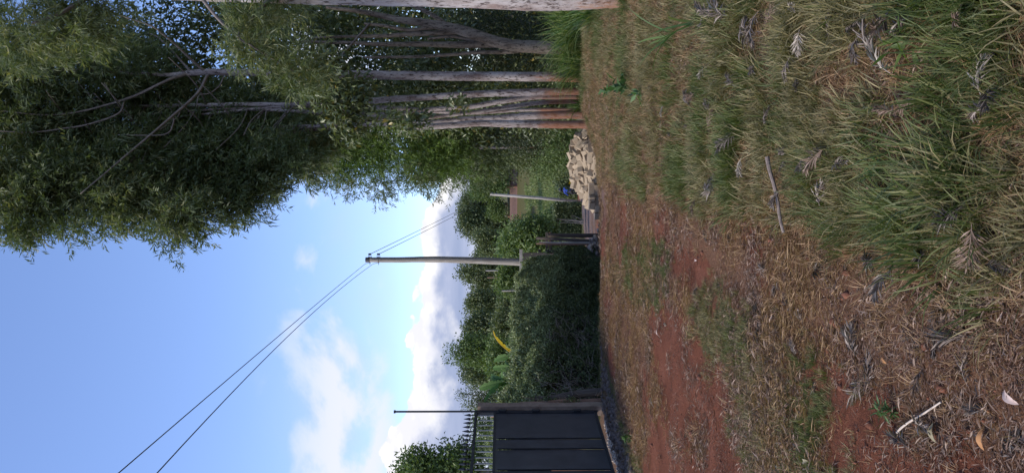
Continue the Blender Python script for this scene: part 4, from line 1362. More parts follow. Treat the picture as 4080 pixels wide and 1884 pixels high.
# valley vegetation left and right of the view down the road
shrub('drooping_bush', 1450, 600, 44, [eb(1330, 590, 60, 36, 44, 1.2), eb(1365, 622, 34, 28, 43, 1.2), eb(1325, 583, 40, 24, 46, 1.2), eb(1365, 592, 26, 28, 44, 1.0), eb(1300, 625, 45, 30, 45, 1.2)],
      M_FARB, .26, .11, 900, 12, 'large drooping green bush above the timber gateway', 'bush', cr=.35)
shrub('drooping_bush', 1430, 560, 50, [eb(1385, 548, 28, 16, 62, .9), eb(1425, 536, 20, 12, 64, .9)], M_FARB, .26, .10, 160, 12, 'light green bush behind the trimmed hedge', 'bush', cr=.35)
shrub('roadside_bush', 1455, 480, 78, mounds(1428, 478, 24, 24, 78, 5, rb, .6), M_FARA, .34, .15, 260, 11, 'dark green bush behind the motorcycle rider', 'bush', cr=.4)
shrub('roadside_bush', 1455, 520, 84, mounds(1432, 520, 20, 20, 84, 5, rb, .6), M_FARB, .34, .15, 200, 11, 'light green bush at the far power pole foot', 'bush', cr=.4)
shrub('roadside_bush', 1455, 450, 45, mounds(1436, 436, 24, 22, 45, 5, rb, .6), M_FARA, .26, .10, 260, 11, 'mid green bush between stone heap and meadow', 'bush', cr=.35)

# trees on the plateau
far_tree('round_tree', 1290, 560, 158, mounds(1215, 560, 62, 40, 158, 12, rb), M_FARA, .8, 620, 12, 'huge rounded tree crown where the far wires disappear', group=G, tw=.4)
far_tree('round_tree', 1290, 515, 165, mounds(1215, 515, 55, 34, 165, 10, rb), M_FARA, .8, 480, 12, 'large plateau tree between the huge crown and the ragged light green one', group=G, tw=.4)
far_tree('round_tree', 1295, 545, 154, mounds(1248, 532, 18, 22, 154, 7, rb), M_FARB, .6, 200, 12, 'small olive tree in front of the large plateau crowns', group=G, tw=.25)
far_tree('palm_like_tree', 1290, 470, 150, mounds(1225, 470, 45, 30, 150, 9, rb), M_FARB, .9, 380, 11, 'ragged light green tree beside the far power pole top', group=G, tw=.3, wd=.25)
far_tree('palm_like_tree', 1290, 445, 160, mounds(1230, 438, 35, 26, 160, 8, rb) + [eb(1185, 480, 12, 10, 160, .8), eb(1195, 505, 10, 14, 160, .8)], M_FARA, .9, 320, 11, 'spiky dark tree against the small white cloud', group=G, tw=.3, wd=.22)
far_tree('round_tree', 1330, 610, 120, mounds(1235, 612, 38, 30, 120, 9, rb), M_FARA, .6, 420, 12, 'dark tree between the huge crown and the near power pole', group=G, tw=.3)
far_tree('round_tree', 1330, 640, 128, mounds(1225, 645, 30, 24, 128, 8, rb), M_FARA, .6, 320, 12, 'dark tree beside the near power pole, on its stone heap side', group=G, tw=.3)
far_tree('round_tree', 1330, 590, 100, mounds(1290, 600, 24, 22, 100, 7, rb), M_FARB, .5, 260, 12, 'bright green low tree at the end of the red bank', group=G, tw=.2)

sh = Q(1268, 428, 152); g = gz(sh.x, sh.y)
sr = empty('farm_shed', (sh.x, sh.y, g), label='small dark shed on the plateau above the red bank', cat='shed')
MB().box((sh.x, sh.y, g + 1.1), (4.5, 3.5, 2.2)).build('wall', M_DKWOOD, sr)
MB().box((sh.x, sh.y, g + 2.35), (5.0, 4.2, .22), Euler((.12, 0, 0))).build('roof', M_ROOF, sr)
MB().box((sh.x + .8, sh.y - 1.77, g + .95), (.9, .06, 1.9)).build('door', M_BLACK, sr)

# valley meadow plants: one uncountable cover
n = 60000
xx = R.uniform(-14, 30, n); yy = R.uniform(78, 138, n)
kp = fbm(xx * .15, yy * .15, 3, 71) > .42
xx, yy = xx[kp], yy[kp]
P = np.stack([xx, yy, gh(xx, yy)], 1)
V, Fc, r_ = leaves(P, rdir(len(P), R) * .5 + np.array([0, 0, 1.]), R.uniform(.2, .6, len(P)), R.uniform(.08, .2, len(P)), R)
tag(link('meadow_plants', np_mesh('meadow_plants', V, Fc, r_), M_MEAD), 'weedy green cover on the valley meadow', kind='stuff')

# ------------------------------------------------------------------ power poles and wires


def spl3(pts, sub=5): return [Vector(p) for p in spline([tuple(p) for p in pts], sub)]


dP = 27.0
c1_ = [P3(849, 1459, dP), P3(849, 1600, dP), P3(851, 1700, dP), P3(848, 1850, dP), P3(843, 2000, dP), P3(838, 2140, dP)]
q = P3(832, 2300, dP); g = gz(q.x, q.y)
q.z = g - .2
pole = empty('power_pole', (q.x, q.y, g), label='near wooden power pole carrying two wires, behind the hedge end', cat='power pole')
body = spl3([q] + c1_[::-1], 4)
rad = list(np.linspace(.145, .088, len(body)))
MB().tube(body, rad, 14, True, .03).build('pole', M_POLE, pole, True)
topz = c1_[0].z; tp = c1_[0]
MB().tube([tp + Vector((0, 0, -.12)), tp + Vector((0, 0, .02))], .094, 14).build('cap_band', M_STEEL, pole)
att = []
for dz in (-.135, -.45):
    z = topz + dz
    cx = tp.x + .09
    o = MB().box((cx, tp.y, z), (.03, .07, .13)).box((cx + .07, tp.y, z + .055), (.14, .012, .012)).box((cx + .07, tp.y, z - .045), (.14, .012, .012)).build('bracket', M_STEEL, pole)
    c_ = Vector((cx + .115, tp.y - .0, z))
    MB().tube([c_ + Vector((0, 0, -.045)), c_ + Vector((0, 0, -.03)), c_ + Vector((0, 0, -.012)), c_ + Vector((0, 0, .012)), c_ + Vector((0, 0, .03)), c_ + Vector((0, 0, .045))], [.022, .045, .028, .028, .045, .022], 12).build('insulator', M_INS, pole, True)
    MB().tube([Vector((tp.x - .18, tp.y, z)), Vector((tp.x + .1, tp.y, z))], .01, 6).box((tp.x - .1, tp.y, z), (.02, .05, .05)).build('bolt', M_STEEL, pole)
    att.append(c_)


def wire(name, pts, r_, label):
    mb = MB().tube(pts, r_, 5, True)
    o = mb.build(name, M_WIRE, None, True); tag(o, label, 'wire', 'overhead power wires')


def sag(a, b_, s, n=26):
    return [a.lerp(b_, t_) + Vector((0, 0, -4 * s * t_ * (1 - t_))) for t_ in np.linspace(0, 1, n)]


# near span: over the field to the left and behind the viewer
for i, (A_, X_, Y_, lab) in enumerate(((att[0], 297, 1190, 'upper wire of the near span, from the pole top towards the viewer'), (att[1], 394, 1190, 'lower wire of the near span, from the pole towards the viewer'))):
    e_ = Q(X_, Y_, 8.0)
    a0 = Vector((tp.x - .02 - .0, tp.y - .1, A_.z))
    m1 = Q(*( (640, 912) if i == 0 else (672, 925) ), 13.0)
    # quadratic curve through the three points, carried on past the viewer
    B = []
    d0, d1, d2 = a0.y, m1.y, e_.y
    for t_ in np.linspace(a0.y, -14, 44):
        L0 = (t_ - d1) * (t_ - d2) / ((d0 - d1) * (d0 - d2)); L1 = (t_ - d0) * (t_ - d2) / ((d1 - d0) * (d1 - d2)); L2 = (t_ - d0) * (t_ - d1) / ((d2 - d0) * (d2 - d1))
        xl = a0.x + (e_.x - a0.x) * (a0.y - t_) / (a0.y - e_.y)
        B.append(Vector((a0.x * L0 + m1.x * L1 + e_.x * L2 if t_ > 8 else xl, t_, a0.z * L0 + m1.z * L1 + e_.z * L2)))
    xs8 = B[0].x
    B = [Vector((a0.x + (e_.x - a0.x) * (a0.y - p_.y) / (a0.y - e_.y), p_.y, p_.z)) for p_ in B]
    wire('power_wire', [A_ + Vector((0, -.03, 0)), Vector((tp.x - .1, tp.y - .11, A_.z))] + B[1:], .0075, lab)

dP2 = 72.0
tp2 = Q(1233, 489, dP2); ft2 = Q(1458, 508, dP2); ft2.z = gz(ft2.x, ft2.y) - .2
pole2 = empty('power_pole', (ft2.x, ft2.y, ft2.z + .2), label='far leaning power pole standing beside the road in the valley', cat='power pole')
MB().tube([ft2, ft2.lerp(tp2, .5) + Vector((.05, 0, 0)), tp2], [.16, .14, .11], 12, True).build('pole', M_PLANK, pole2, True)
for dz in (-.2, -.6):
    MB().tube([tp2 + Vector((.1, 0, dz)), tp2 + Vector((.22, 0, dz))], .05, 8).build('insulator', M_INS, pole2)
    MB().tube([tp2 + Vector((.17, 0, dz - .06)), tp2 + Vector((.17, 0, dz + .06))], [.06, .04], 8).build('insulator', M_INS, pole2)
for i, A_ in enumerate(att):
    e_ = tp2 + Vector((.2, 0, -.2 - .4 * i))
    wire('power_wire', sag(A_, e_, .15 + .05 * i), .011, ('upper', 'lower')[i] + ' wire of the far span, dropping behind the huge tree crown')

# ------------------------------------------------------------------ stone blocks
rbk = random.Random(12)
blk = []
for k in range(6):
    L_, W_, H_ = .33, .19, .165
    import bmesh
    bm = bmesh.new()
    bmesh.ops.create_cube(bm, size=1)
    for v in bm.verts:
        v.co = Vector((v.co.x * L_ * rbk.uniform(.93, 1.07), v.co.y * W_ * rbk.uniform(.93, 1.07), v.co.z * H_ * rbk.uniform(.93, 1.07)))
    bmesh.ops.bevel(bm, geom=bm.edges[:], offset=.006, segments=1, affect='EDGES')
    me = bpy.data.meshes.new('stone_block'); bm.to_mesh(me); bm.free(); me.materials.append(M_BLOCK)
    blk.append(me)


def block(loc, rot, label, sc=1.0):
    o = bpy.data.objects.new('stone_block', blk[rbk.randrange(6)])
    COL.objects.link(o); o.location = loc; o.rotation_euler = rot; o.scale = (sc, sc, sc)
    tag(o, label, 'stone block', 'quarried stone blocks beside the track')


xA = P3(1380, 2380, 21.6).x; xB = P3(1068, 2380, 21.6).x     # right end .. left end of the heap
NXb = 15
for i in range(NXb):
    fx_ = i / (NXb - 1)
    x = xB + (xA - xB) * fx_
    H = np.interp(fx_, [0, .12, .3, .55, .8, .93, 1], [.26, .46, .68, .76, .70, .44, .16])
    nrow = max(2, int(round(H / .15)) + 1)
    for j in range(nrow):
        t_ = j / max(1, nrow - 1)
        for lay in (0, 1):
            if lay and (j == 0 or rbk.random() < .35): continue
            xx_ = x + rbk.uniform(-.05, .05); yy_ = 21.3 + t_ * .75 + lay * .25 + rbk.uniform(-.05, .05)
            z = gz(xx_, 21.3) + .06 + t_ * (H - .10) - lay * .12 + rbk.uniform(-.02, .02)
            where = 'at the foot of the heap' if j == 0 else ('on top of the heap' if t_ > .85 and not lay else ('half buried inside the heap' if lay else 'lying tilted on the near slope of the heap'))
            where += ', half nearer the trees' if fx_ > .5 else ', half nearer the road'
            block((xx_, yy_, z), (rbk.uniform(-.6, .6), rbk.uniform(-.7, .7), rbk.uniform(0, 3.14)), 'buff stone block ' + where)
# the tidy end of the heap


def zb(zx, zy): return (2200 + zx / 2.83), 1884 - (480 + zy / 2.83)


for (zx, zy, rz, lab) in ((400, 775, .1, 'upper stone block of the pair closing the road end of the heap'), (452, 790, -.1, 'lower stone block of the pair closing the road end of the heap'),
                          (412, 860, .9, 'stone block lying crosswise on the short row beside the heap'), (455, 875, .5, 'stone block under the crosswise one'),
                          (410, 965, 1.5, 'small upper stone block second from the end of the row'), (455, 935, .2, 'stone block wedged between the two stacked pairs'), (452, 990, 1.4, 'lower stone block second from the end of the row'),
                          (440, 1075, 1.45, 'last stone block, alone at the outer end of the row')):
    v_, u_ = zb(zx, zy)
    p = P3(u_, v_, 21.2); g = gz(p.x, p.y) + .085
    if 'upper' in lab or 'crosswise on' in lab: g += .165
    block((p.x, p.y, g), (rbk.uniform(-.05, .05), rbk.uniform(-.05, .05), rz), lab, 1.0)

# dead brushwood on the heap's right end
bw = MB()
c_ = P3(1345, 2355, 20.6)
for i in range(26):
    a = random.random() * 6.28; l_ = random.uniform(.2, .6)
    q = c_ + Vector((random.uniform(-.08, .08), random.uniform(-.08, .08), random.uniform(-.1, .05)))
    d_ = Vector((math.cos(a), math.sin(a) * .6, random.uniform(-.1, .8))).normalized() * l_
    bw.tube([q, q + d_ * .5 + Vector((0, 0, .04)), q + d_], [.012, .007, .002], 5, False)
tag(bw.build('dead_branch', M_DKWOOD), 'dead twiggy branch lying on the tree end of the stone heap', 'branch')

# rocks heaped by the gateway
p = Q(*z8(1715, 310), 19.9); p.z = gz(p.x, p.y) + .04
tag(link('rock', rock_mesh('rock', .10, rr_), M_BLOCK, None, p), 'largest pale boulder lying on the track by the gateway', 'rock', 'rocks heaped by the gateway')
mp_ = Q(*z8(1640, 540), 19.5)
for k in range(38):
    a_x = rr_.normal(0, .20); a_y = rr_.normal(0, .22)
    top_h = max(0, .30 * (1 - (a_x / .42) ** 2)) * rr_.random()
    s_ = rr_.uniform(.045, .085)
    x_, y_ = mp_.x + a_x, 19.5 + a_y
    o = link('rock', rock_mesh('rock', s_, rr_), (M_ROCK, M_BLOCK, M_ROCKD)[rr_.integers(3)], None, (x_, y_, gz(x_, y_) + top_h + s_ * .3))
    tag(o, 'small rough rock in the low rubble heap at the gateway foot', 'rock', 'rocks heaped by the gateway')

# yellow leaved plant behind the heap
p = Q(1442, 706 / 1.584, 23.5); p.z = gz(p.x, p.y)
yp = empty('yellow_leaved_plant', p, label='small plant with yellow leaves sticking up behind the stone heap', cat='plant')
for k in range(5):
    a = Q(1440 + k, 444, 23.5); banana_leaf(Vector((a.x, a.y, a.z - .15)), (random.uniform(-1, 1), random.uniform(-.5, .5), random.uniform(.3, 1)), .42, .12, M_BANY if k < 3 else M_BAN, yp, .5)
MB().tube([p, Vector((a.x, a.y, a.z - .15))], .02, 6).build('stem', M_BAN, yp)

# ------------------------------------------------------------------ motorcycle and rider
p = P3(1126, 2325, 56); g = gz(p.x, p.y)
MY = 56.0
moto = empty('motorcycle', (p.x, MY, g), math.radians(100), label='dark motorcycle being ridden down the road beyond the stone heap', cat='motorcycle')


def ml(name, mb, mt, smooth=True, par=None):
    o = link(name, mb.mesh(name, smooth), mt); o.parent = par or moto; return o


def ring(cx, r_, rt_, n=20):
    mb = MB(); pts = [Vector((cx + r_ * math.cos(a), 0, .3 + r_ * math.sin(a))) for a in np.linspace(0, 2 * math.pi, n + 1)]
    return mb.tube(pts, rt_, 8, False)


for cx in (-.65, .65):
    w_ = ml('wheel', MB().tube([(cx, -.05, .3), (cx, .05, .3)], .05, 8), M_STEEL)
    ml('tyre', ring(cx, .27, .05), M_BLACK, True, w_)
    mb = MB()
    for k in range(8):
        a = k * math.pi / 4; mb.tube([(cx, 0, .3), (cx + .25 * math.cos(a), 0, .3 + .25 * math.sin(a))], .006, 4, False)
    ml('spokes', mb, M_STEEL, False, w_)
ml('frame', MB().tube([(-.65, .06, .3), (-.1, .08, .42), (.15, .07, .40), (.42, .04, .80)], .025, 7).tube([(-.65, -.06, .3), (-.1, -.08, .42), (.15, -.07, .40), (.42, -.04, .80)], .025, 7), M_STEEL)
ml('fork', MB().tube([(.65, .07, .3), (.42, .06, .95)], .022, 7).tube([(.65, -.07, .3), (.42, -.06, .95)], .022, 7), M_STEEL)
ml('engine', MB().box((.02, 0, .42), (.3, .22, .26), None, .02), M_STEEL, False)
ml('fuel_tank', MB().tube([(-.02, 0, .80), (.08, 0, .84), (.25, 0, .86), (.40, 0, .82)], [.06, .12, .13, .06], 12), M_BLUE)
ml('seat', MB().tube([(-.75, 0, .80), (-.6, 0, .79), (-.3, 0, .77), (-.05, 0, .78)], [.06, .11, .12, .07], 10), M_BLACK)
ml('handlebar', MB().tube([(.28, -.38, 1.02), (.36, -.2, 1.04), (.40, 0, .98), (.36, .2, 1.04), (.28, .38, 1.02)], .015, 7), M_STEEL)
ml('headlight', MB().tube([(.46, 0, .86), (.56, 0, .86), (.58, 0, .86)], [.05, .09, .085], 12), M_STEEL)
ml('mudguard', MB().tube([(-.98, 0, .45), (-.88, 0, .60), (-.65, 0, .66)], .06, 8), M_BLUE)
ml('tail_light', MB().box((-.93, 0, .62), (.04, .10, .06)), M_ORANGE, False)


def skin_body(name, joints, edges, mt, parent, sub=2):
    me = bpy.data.meshes.new(name)
    me.from_pydata([j[:3] for j in joints], edges, [])
    o = bpy.data.objects.new(name, me); COL.objects.link(o); o.parent = parent
    me.materials.append(mt)
    md = o.modifiers.new('skin', 'SKIN')
    if not me.skin_vertices:
        me.attributes.new
    sk = me.skin_vertices[0].data if me.skin_vertices else None
    if sk:
        for i, j in enumerate(joints):
            sk[i].radius = (j[3], j[3] * (j[4] if len(j) > 4 else 1)); sk[i].use_root = (i == 0)
    s2 = o.modifiers.new('sub', 'SUBSURF'); s2.levels = s2.render_levels = sub
    md.use_smooth_shade = True
    return o


rider = empty('person', (p.x, MY, g), math.radians(100), label='person in a blue jacket and black helmet sitting astride the motorcycle', cat='person')
J = [(-.25, 0, .92, .15), (-.22, 0, 1.12, .14, 1.2), (-.16, 0, 1.34, .15, 1.3), (-.13, 0, 1.46, .07), (-.11, 0, 1.54, .06), (-.09, 0, 1.64, .10),
     (-.14, .20, 1.38, .06), (-.02, .31, 1.17, .048), (.24, .34, 1.06, .035), (.30, .35, 1.04, .04),
     (-.14, -.20, 1.38, .06), (-.02, -.31, 1.17, .048), (.24, -.34, 1.06, .035), (.30, -.35, 1.04, .04),
     (-.22, .12, .88, .10), (.15, .22, .78, .07), (.02, .20, .42, .05), (.10, .20, .36, .045),
     (-.22, -.12, .88, .10), (.15, -.22, .78, .07), (.02, -.20, .42, .05), (.10, -.20, .36, .045)]
E_ = [(0, 1), (1, 2), (2, 3), (3, 4), (4, 5), (2, 6), (6, 7), (7, 8), (8, 9), (2, 10), (10, 11), (11, 12), (12, 13), (0, 14), (14, 15), (15, 16), (16, 17), (0, 18), (18, 19), (19, 20), (20, 21)]


def tube_l(name, segs, mt, n=12):
    mb = MB()
    for pts, rad_ in segs: mb.tube(pts, rad_, n)
    o = link(name, mb.mesh(name, True), mt); o.parent = rider; return o


try:
    skin_body('body', J, E_, M_SKIN, rider)
except Exception:
    pass
tube_l('jacket', [([(-.25, 0, .90), (-.235, 0, 1.05), (-.19, 0, 1.25), (-.155, 0, 1.40), (-.135, 0, 1.47)], [.17, .19, .215, .20, .09]),
                  ([(-.16, .16, 1.40), (-.10, .25, 1.28), (-.02, .31, 1.17), (.12, .33, 1.10), (.22, .34, 1.07)], [.08, .075, .065, .055, .05]),
                  ([(-.16, -.16, 1.40), (-.10, -.25, 1.28), (-.02, -.31, 1.17), (.12, -.33, 1.10), (.22, -.34, 1.07)], [.08, .075, .065, .055, .05])], M_BLUE)
tube_l('trousers', [([(-.25, .10, .88), (-.05, .18, .85), (.16, .22, .78), (.09, .21, .60), (.02, .20, .44)], [.12, .11, .09, .075, .06]),
                    ([(-.25, -.10, .88), (-.05, -.18, .85), (.16, -.22, .78), (.09, -.21, .60), (.02, -.20, .44)], [.12, .11, .09, .075, .06])], M_TROUS)
tube_l('shoe', [([(0, .20, .37), (.06, .20, .355), (.17, .20, .35)], [.05, .05, .035])], M_BLACK, 8)
tube_l('shoe', [([(0, -.20, .37), (.06, -.20, .355), (.17, -.20, .35)], [.05, .05, .035])], M_BLACK, 8)
tube_l('helmet', [([(-.10, 0, 1.55), (-.10, 0, 1.60), (-.095, 0, 1.68), (-.09, 0, 1.76), (-.09, 0, 1.80)], [.11, .14, .15, .11, .04])], M_BLACK, 14)

# ------------------------------------------------------------------ grass and litter (uncountable cover)
rg = np.random.default_rng(77)


def proto(name, V, Fc, r_, mt):
    me = np_mesh(name, V, Fc, r_); me.materials.append(mt)
    return bpy.data.objects.new(name, me)


def flat_litter(n, rng, R_, L, wd):
    a = rng.random(n) * 6.28
    P = np.stack([rng.uniform(-R_, R_, n), rng.uniform(-R_, R_, n), rng.uniform(.002, .02, n)], 1)
    A = np.stack([np.cos(a), np.sin(a), rng.normal(.05, .15, n)], 1)
    return leaves(P, A, L * rng.uniform(.3, 1.2, n), wd * rng.uniform(.6, 1.3, n), rng, .3, .4, None, .05)


pc = {}
for kind, mt_, Lh, nbl, wdt, lean, bend in (('green', M_GR1, .15, 20, .0055, .35, .9), ('olive', M_GR2, .13, 18, .005, .5, 1.1), ('straw', M_GR3, .11, 14, .0045, .9, .9)):
    cc = bpy.data.collections.new('grass_' + kind)
    for k in range(5):
        V, Fc, r_ = ribbon_set(nbl, rg, np.zeros((nbl, 3)), .045, Lh, wdt, lean, bend, 3)
        cc.objects.link(proto('grass_tuft', V, Fc, r_, mt_))
    pc[kind] = cc
cc = bpy.data.collections.new('litter')
for k in range(6):
    V, Fc, r_ = flat_litter(34, rg, .10, .05 if k < 5 else .08, .0045 if k < 5 else .008)
    cc.objects.link(proto('litter_bits', V, Fc, r_, M_LIT if k < 5 else M_SPRB))
pc['litter'] = cc
cc = bpy.data.collections.new('litter_straw')
for k in range(5):
    V, Fc, r_ = flat_litter(30, rg, .09, .075, .0035)
    cc.objects.link(proto('straw_bits', V, Fc, r_, M_GR3))
pc['strawbits'] = cc


def gn_scatter(name, coll, P, rz, sc, label, mt, tilt=.2):
    me = bpy.data.meshes.new(name)
    me.vertices.add(len(P)); me.vertices.foreach_set('co', np.asarray(P, np.float32).ravel())
    a = me.attributes.new('rot', 'FLOAT_VECTOR', 'POINT')
    rot = np.stack([rg.normal(0, tilt, len(P)), rg.normal(0, tilt, len(P)), rz], 1).astype(np.float32)
    a.data.foreach_set('vector', rot.ravel())
    a = me.attributes.new('scl', 'FLOAT', 'POINT'); a.data.foreach_set('value', np.asarray(sc, np.float32))
    me.materials.append(mt)
    o = link(name, me); tag(o, label, kind='stuff')
    ng = bpy.data.node_groups.new(name, 'GeometryNodeTree')
    ng.interface.new_socket('Geometry', in_out='INPUT', socket_type='NodeSocketGeometry')
    ng.interface.new_socket('Geometry', in_out='OUTPUT', socket_type='NodeSocketGeometry')
    N = ng.nodes; Lk = ng.links
    gi = N.new('NodeGroupInput'); go = N.new('NodeGroupOutput')
    ci = N.new('GeometryNodeCollectionInfo'); ci.inputs[0].default_value = coll
    ci.inputs['Separate Children'].default_value = True; ci.inputs['Reset Children'].default_value = True
    mp = N.new('GeometryNodeMeshToPoints')
    iop = N.new('GeometryNodeInstanceOnPoints'); iop.inputs['Pick Instance'].default_value = True
    rr = N.new('GeometryNodeInputNamedAttribute'); rr.data_type = 'FLOAT_VECTOR'; rr.inputs[0].default_value = 'rot'
    ss = N.new('GeometryNodeInputNamedAttribute'); ss.data_type = 'FLOAT'; ss.inputs[0].default_value = 'scl'
    ri = N.new('FunctionNodeRandomValue'); ri.data_type = 'INT'
    for s__ in ri.inputs:
        if s__.name == 'Max' and s__.type == 'INT': s__.default_value = 50
    Lk.new(gi.outputs[0], mp.inputs[0]); Lk.new(mp.outputs[0], iop.inputs['Points'])
    Lk.new(ci.outputs[0], iop.inputs['Instance'])
    e2r = N.new('FunctionNodeEulerToRotation')
    Lk.new(rr.outputs[0], e2r.inputs[0]); Lk.new(e2r.outputs[0], iop.inputs['Rotation'])
    Lk.new(ss.outputs[0], iop.inputs['Scale'])
    for s__ in ri.outputs:
        if s__.type == 'INT': Lk.new(s__, iop.inputs['Instance Index'])
    Lk.new(iop.outputs[0], go.inputs[0])
    md = o.modifiers.new('scatter', 'NODES'); md.node_group = ng
    return o


def sample(n, y0, y1, pw, margin=1.0):
    """ground points seen down the track, denser near the viewer"""
    u_ = rg.random(n)
    y = (y0 ** pw + u_ * (y1 ** pw - y0 ** pw)) ** (1 / pw)
    w_ = .36 * y + margin
    x = rg.uniform(-1, 1, n) * w_
    return x, y


# grass
x, y = sample(110000, 1.6, 27, .55, 1.1)
g_, s_, m_ = cover(x, y)
on = (x > left_x(y) + .1)
fine = fbm(x * 4, y * 4, 3, 101)
kg = on & (rg.random(len(x)) < g_ * sstep(fine, .28, .5) * .95)
tone = fbm(x * .8 + 5, y * 1.6, 3, 120) + rg.normal(0, .07, len(x))
trk = x < edge_x(y) - .05
z = gh(x, y)
Pp = np.stack([x, y, z - .004], 1)
hgt = np.where(trk, .5, 1.0) * np.interp(y, [1.6, 3, 8, 20], [.85, .85, .9, 1.25]) * rg.uniform(.6, 1.35, len(x))
hgt = np.where((x < edge_x(y) + 1.7) & (y > 10), hgt * .5, hgt)
hgt = np.where((x < left_x(y) + .7) & (y > 12.8), hgt * 2.4, hgt)
hgt = hgt * np.where(trk, 1, np.interp(y, [3, 6, 9], [1.45, 1.2, 1.0])) * (.6 + .7 * fbm(x * 1.5, y * 1.5, 2, 140))
a = kg & (tone < .46); b_ = kg & (tone >= .46)
rz = rg.random(len(x)) * 6.28
gn_scatter('grass', pc['green'], Pp[a], rz[a], hgt[a], 'short green grass on the verge under the slim trees', M_GR1, .25)
gn_scatter('olive_grass', pc['olive'], Pp[b_], rz[b_], hgt[b_], 'yellowing olive grass on the verge under the slim trees', M_GR2, .3)
# straw coloured grass
x, y = sample(62000, 1.6, 27, .55, 1.1)
g_, s_, m_ = cover(x, y)
on = (x > left_x(y) + .1)
right = sstep(x, edge_x(y) - .3, edge_x(y) + .1)
dn = np.clip(right * np.interp(y, [2, 6, 9], [.32, .45, .6]) + s_ * .26 * sstep(fbm(x * 2, y * 2, 3, 151), .42, .6), 0, 1) * (1 - m_ * .7)
k = on & (rg.random(len(x)) < dn)
z = gh(x, y)
Pp = np.stack([x, y, z - .004], 1)[k]
gn_scatter('straw_grass', pc['straw'], Pp, rg.random(k.sum()) * 6.28, (rg.uniform(.5, 1.2, k.sum()) * np.interp(y[k], [2, 8, 20], [.8, .9, 1.2])), 'dry straw coloured grass', M_GR3, .35)
# litter
x, y = sample(44000, 1.6, 24, .55, 1.1)
g_, s_, m_ = cover(x, y)
on = (x > left_x(y) - .0)
k = on & (rg.random(len(x)) < (1 - .5 * (x > edge_x(y))) * np.clip(.16 + s_ * .38, 0, 1) * (.25 + .9 * sstep(fbm(x * 1.7, y * 1.7, 3, 161), .4, .62)))
Pp = np.stack([x, y, gh(x, y) + .002], 1)[k]
gn_scatter('leaf_litter', pc['litter'], Pp, rg.random(k.sum()) * 6.28, rg.uniform(.6, 1.3, k.sum()) * np.interp(y[k], [2, 8, 20], [.8, 1.0, 1.3]), 'brown and grey leaf litter strewn over the track', M_LIT, .06)
x, y = sample(36000, 1.6, 24, .55, 1.1)
g_, s_, m_ = cover(x, y)
on = (x > left_x(y) + .3)
k = on & (rg.random(len(x)) < s_ * .45 * sstep(fbm(x * 1.2, y * 1.2, 3, 171), .35, .6))
Pp = np.stack([x, y, gh(x, y) + .004], 1)[k]
gn_scatter('straw_litter', pc['strawbits'], Pp, rg.random(k.sum()) * 6.28, rg.uniform(.6, 1.4, k.sum()), 'pale straw strewn over the red earth', M_GR3, .06)

# ------------------------------------------------------------------ dead feathery leaf sprays, each its own thing
rs = np.random.default_rng(91)


def spray_mesh(L, rng, mt):
    """dry pinnate leaf: rachis and paired narrow lobes, slightly curled"""
    nL = 11
    t = np.linspace(.12, 1, nL)
    curve = rng.uniform(-1.1, 1.1)
    cx = t * L; cy = curve * L * t ** 2 * .5
    cz = .012 + .03 * np.sin(t * 3) * rng.uniform(.4, 1.2) * L / .25
    P = []; A = []; LL = []
    for i in range(nL):
        for sd in (-1, 1):
            for m2 in range(2):
                P.append((cx[i], cy[i], cz[i]))
                an = sd * rng.uniform(.45, .95) * (1.15 - .5 * t[i]) + curve * t[i]
                A.append((math.cos(an), math.sin(an), rng.uniform(-.25, .45)))
                LL.append(L * (.20 + .34 * math.sin(math.pi * min(1, t[i] * .8 + .15))) * rng.uniform(.7, 1.15))
    P = np.array(P); A = np.array(A); LL = np.array(LL)
    V, Fc, r_ = leaves(P, A, LL, L * .045 * np.ones(len(P)), rng, .3, .6, None, .12)
    # rachis ribbon
    pts = np.stack([np.concatenate([[0], cx]), np.concatenate([[0], cy]), np.concatenate([[.008], cz])], 1)
    o_ = len(V); wv = L * .012
    RV = []
    for p_ in pts: RV += [p_ + np.array([0, wv, 0]), p_ + np.array([0, -wv, 0]), p_ + np.array([0, 0, wv])]
    RF = []
    for i in range(len(pts) - 1):
        b0 = o_ + i * 3
        for (q0, q1) in ((0, 2), (2, 1), (1, 0)): RF.append((b0 + q0, b0 + q1, b0 + 3 + q1, b0 + 3 + q0))
    V = np.concatenate([V, np.array(RV)]); r_ = np.concatenate([r_, np.full(len(RV), .6)])
    me = np_mesh('dry_leaf_spray', V, [Fc, np.array(RF)], r_); me.materials.append(mt)
    return me


prot_s = {k: [spray_mesh(1.0, rs, m2) for _ in range(9)] for k, m2 in (('grey', M_SPRG), ('brown', M_SPRB), ('dark', M_SPRD), ('pale', M_SPRW))}


def on_ground(u, v):
    """where the view ray through a photo pixel meets the ground"""
    lo, hi = 1.5, 60.0
    for _ in range(40):
        md_ = (lo + hi) / 2
        p_ = P3(u, v, md_)
        if p_.z > gz(p_.x, p_.y): lo = md_
        else: hi = md_
    return P3(u, v, lo)


